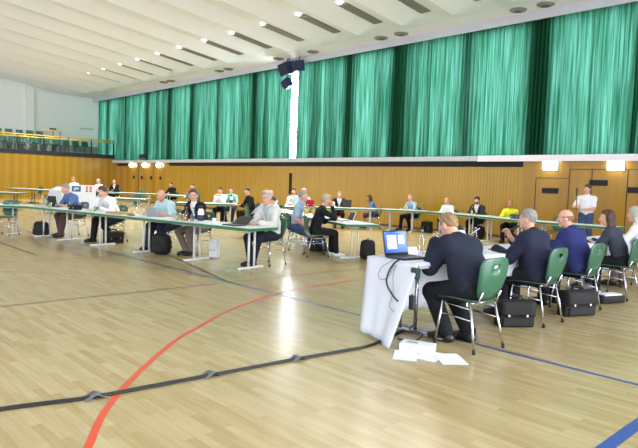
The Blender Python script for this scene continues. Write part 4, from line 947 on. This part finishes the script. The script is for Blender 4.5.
# inner row
bag(-9.7,9.18,-10,.44,.22,.32,'black bag on the floor before the woman in black','bag_black'); bag(-8.12,9.15,70,.34,.2,.4,'dark backpack under the end of the inner table','bag_black','backpack')
o = laptop(LPW, -8.62, 9.1, -25, 'white laptop on the inner table before the woman in black'); paper(-8.3,8.95,-15,'white paper pile at the end of the inner table',TZ,.21,.3,8); paper(-8.85,9.15,-40,'white sheet before the woman in black')
for i, (x, y, k, l) in enumerate([(-11.2,10.15,'yellow','left yellow drink bottle on the inner table'),(-11.0,10.05,'yellow','middle yellow drink bottle on the inner table'),(-10.85,10.12,'yellow','right yellow drink bottle on the inner table'),(-13.2,10.9,'water','clear bottle before the bald pink faced man')]): bottle(k, x, y, l)
paper(-10.3,9.75,-20,'white sheet left of the woman in black'); paper(-10.0,9.6,0,'white sheet on the inner table behind the man in jeans'); paper(-12.6,10.6,-20,'white sheet before the bent man in grey'); paper(-17.1,11.1,50,'white sheet before the men in white and mint'); thermos(-16.75,11.75,'white thermos jug beside the man in mint green')
# back row
laptop(LPB, -14.15, 14.75, 240, 'dark laptop before the man in the black vest')
o = MB().box((0,0,.12), (.3,.14,.24), bev=.04).build('handbag', 'red_cloth'); o.location = (-14.85,13.75,TZ-.01); o.rotation_euler = (0,0,.8); o.location = (-14.6,13.45,TZ); tag(o, 'red bag on the table behind the woman in black', 'bag')
for x, y, d, l in ((-13.75,15.0,40,'white sheet left of the long haired woman in blue'),(-13.2,15.6,20,'white sheet before the long haired woman in blue'),(-12.3,16.1,20,'white sheet before the man in light blue, back row'),(-11.1,16.2,-10,'white sheet before the white haired man, back row'),(-9.2,15.7,-15,'white paper pile left of the man in yellow'),(-8.3,15.4,-15,'white sheet before the man in yellow'),(-6.6,15.0,0,'white sheet on the right hand back table'),(-14.95,13.0,60,'white sheet before the white haired man of the far row')): paper(x,y,d,l,TZ,.21,.3,8 if 'pile' in l else 1)
for x, y, k, l in ((-12.45,15.95,'yellow','yellow bottle before the man in light blue, back row'),(-12.0,16.2,'water','clear bottle right of the man in light blue, back row'),(-10.2,15.85,'water','clear bottle, left one before the bearded man'),(-9.95,15.8,'water','clear bottle, middle one before the bearded man'),(-9.8,15.75,'yellow','yellow bottle before the bearded man'),(-15.05,13.1,'yellow','yellow bottle before the white haired man of the far row')): bottle(k,x,y,l)
bag(-8.05,15.25,-15,.36,.18,.12,'dark pouch on the back table right of the man in yellow','bag_grey','pouch',TZ)
bag(-11.95,16.45,10,.36,.18,.36,'black bag on the floor right of the man in light blue','bag_black'); bag(-9.75,16.15,-10,.36,.2,.4,'black backpack on the floor by the bearded man','bag_black','backpack')
# far left display: draped table and leaning board
r = empty('display_table', (-23.9,8.86,0), math.radians(50), 'low table fully draped in white beside the display board', 'table')
b = MB(); b.grid(lambda u,v: ((u-.5)*1.1, (v-.5)*.7, .92+.12*v), 6, 4)
def drape(u, v):
    L_ = [(-.55,-.35),(.55,-.35),(.55,.35),(-.55,.35),(-.55,-.35)]; t = u*4; i = min(3,int(t)); f = t-i
    x = L_[i][0]+(L_[i+1][0]-L_[i][0])*f; y = L_[i][1]+(L_[i+1][1]-L_[i][1])*f; k = 1+.16*v+.02*v*math.sin(u*70)
    return (x*k, y*k, .92+.12*(y/.7+.5)-(.55+.12*(y/.7+.5))*v)
b.grid(drape, 64, 6); b.build('drape', 'cloth_white', r, solid=.01)
for q in (-.48,.48):
    for yy in (-.28,.28): MB().tube([(q,yy,0),(q,yy,.9)], .02).build('leg', 'grey_metal', r)
r = empty('display_board', (-21.9,8.55,0), math.radians(60), 'white display board with a blue emblem and red marks on the left', 'board', None, .92)
mx = Matrix.Rotation(-.12,4,'X')
MB().box((0,.0,.78), (1.28,.04,1.0), bev=.008, mx=mx).build('panel', 'card_white', r)
def onb(x, z, w, h, m, nm): 
    q = mx @ Vector((x,-.024,z-.78)); MB().box((q.x,q.y,q.z+.78), (w,.006,h), bev=.01, mx=mx).build(nm, m, r)
onb(-.1,1.12,.34,.22,'blue_mark','emblem'); onb(-.1,1.13,.2,.09,'card_white','emblem_shape'); onb(-.17,1.08,.07,.07,'card_white','emblem_shape')
for x in (.30,.44):
    onb(x,1.2,.09,.06,'red_mark','red_mark'); onb(x,1.11,.07,.08,'red_mark','red_mark'); onb(x,1.03,.10,.05,'red_mark','red_mark')
for sx in (-.5,.5): MB().tube([(sx,.02,1.2),(sx,.3,0)], .02).build('leg', 'grey_metal', r); MB().tube([(sx,.05,.3),(sx,-.08,0)], .02).build('leg', 'grey_metal', r)

# ------------------------------------------------------------------ light and camera
w = bpy.data.worlds.new('daylight'); SC.world = w; w.use_nodes = True; nt = w.node_tree; bg = nt.nodes['Background']
tc = nt.nodes.new('ShaderNodeTexCoord'); sx = nt.nodes.new('ShaderNodeSeparateXYZ'); mr = nt.nodes.new('ShaderNodeMapRange'); mr.interpolation_type = 'SMOOTHSTEP'
mr.inputs['From Min'].default_value = .15; mr.inputs['From Max'].default_value = .6; mr.inputs['To Min'].default_value = 1.3; mr.inputs['To Max'].default_value = 18.
nt.links.new(tc.outputs['Generated'], sx.inputs[0]); nt.links.new(sx.outputs['Y'], mr.inputs['Value'])
m2 = nt.nodes.new('ShaderNodeMapRange'); m2.interpolation_type = 'SMOOTHSTEP'  # sky strength added from the right to brighten ceiling faces turned that way
m2.inputs['From Min'].default_value = .2; m2.inputs['From Max'].default_value = .8; m2.inputs['To Min'].default_value = 0.; m2.inputs['To Max'].default_value = 2.6
nt.links.new(sx.outputs['X'], m2.inputs['Value']); ad = nt.nodes.new('ShaderNodeMath'); ad.operation = 'ADD'
nt.links.new(mr.outputs[0], ad.inputs[0]); nt.links.new(m2.outputs[0], ad.inputs[1]); nt.links.new(ad.outputs[0], bg.inputs['Strength'])
bg.inputs['Color'].default_value = (.90,.95,1.,1)
cam = bpy.data.cameras.new('camera'); co = bpy.data.objects.new('camera', cam); COL.objects.link(co)
cam.sensor_width = 36; cam.lens = 588.78/638*36; cam.clip_start = .05; cam.clip_end = 200
def d_(x, y): return Vector(((x-319)/588.78, -(y-224)/588.78, -1))
nX = d_(-241,164.5).normalized(); Yv = d_(940,205.5).normalized(); Xv = -nX; Zv = Xv.cross(Yv)
co.matrix_world = Matrix.Translation((0,0,1.52)) @ Matrix((Xv, Yv, Zv)).to_4x4()
SC.camera = co
SC.view_settings.view_transform = 'Standard'; SC.view_settings.look = 'None'; SC.view_settings.gamma = 1; SC.view_settings.use_curve_mapping = False
SC.view_settings.exposure = .4
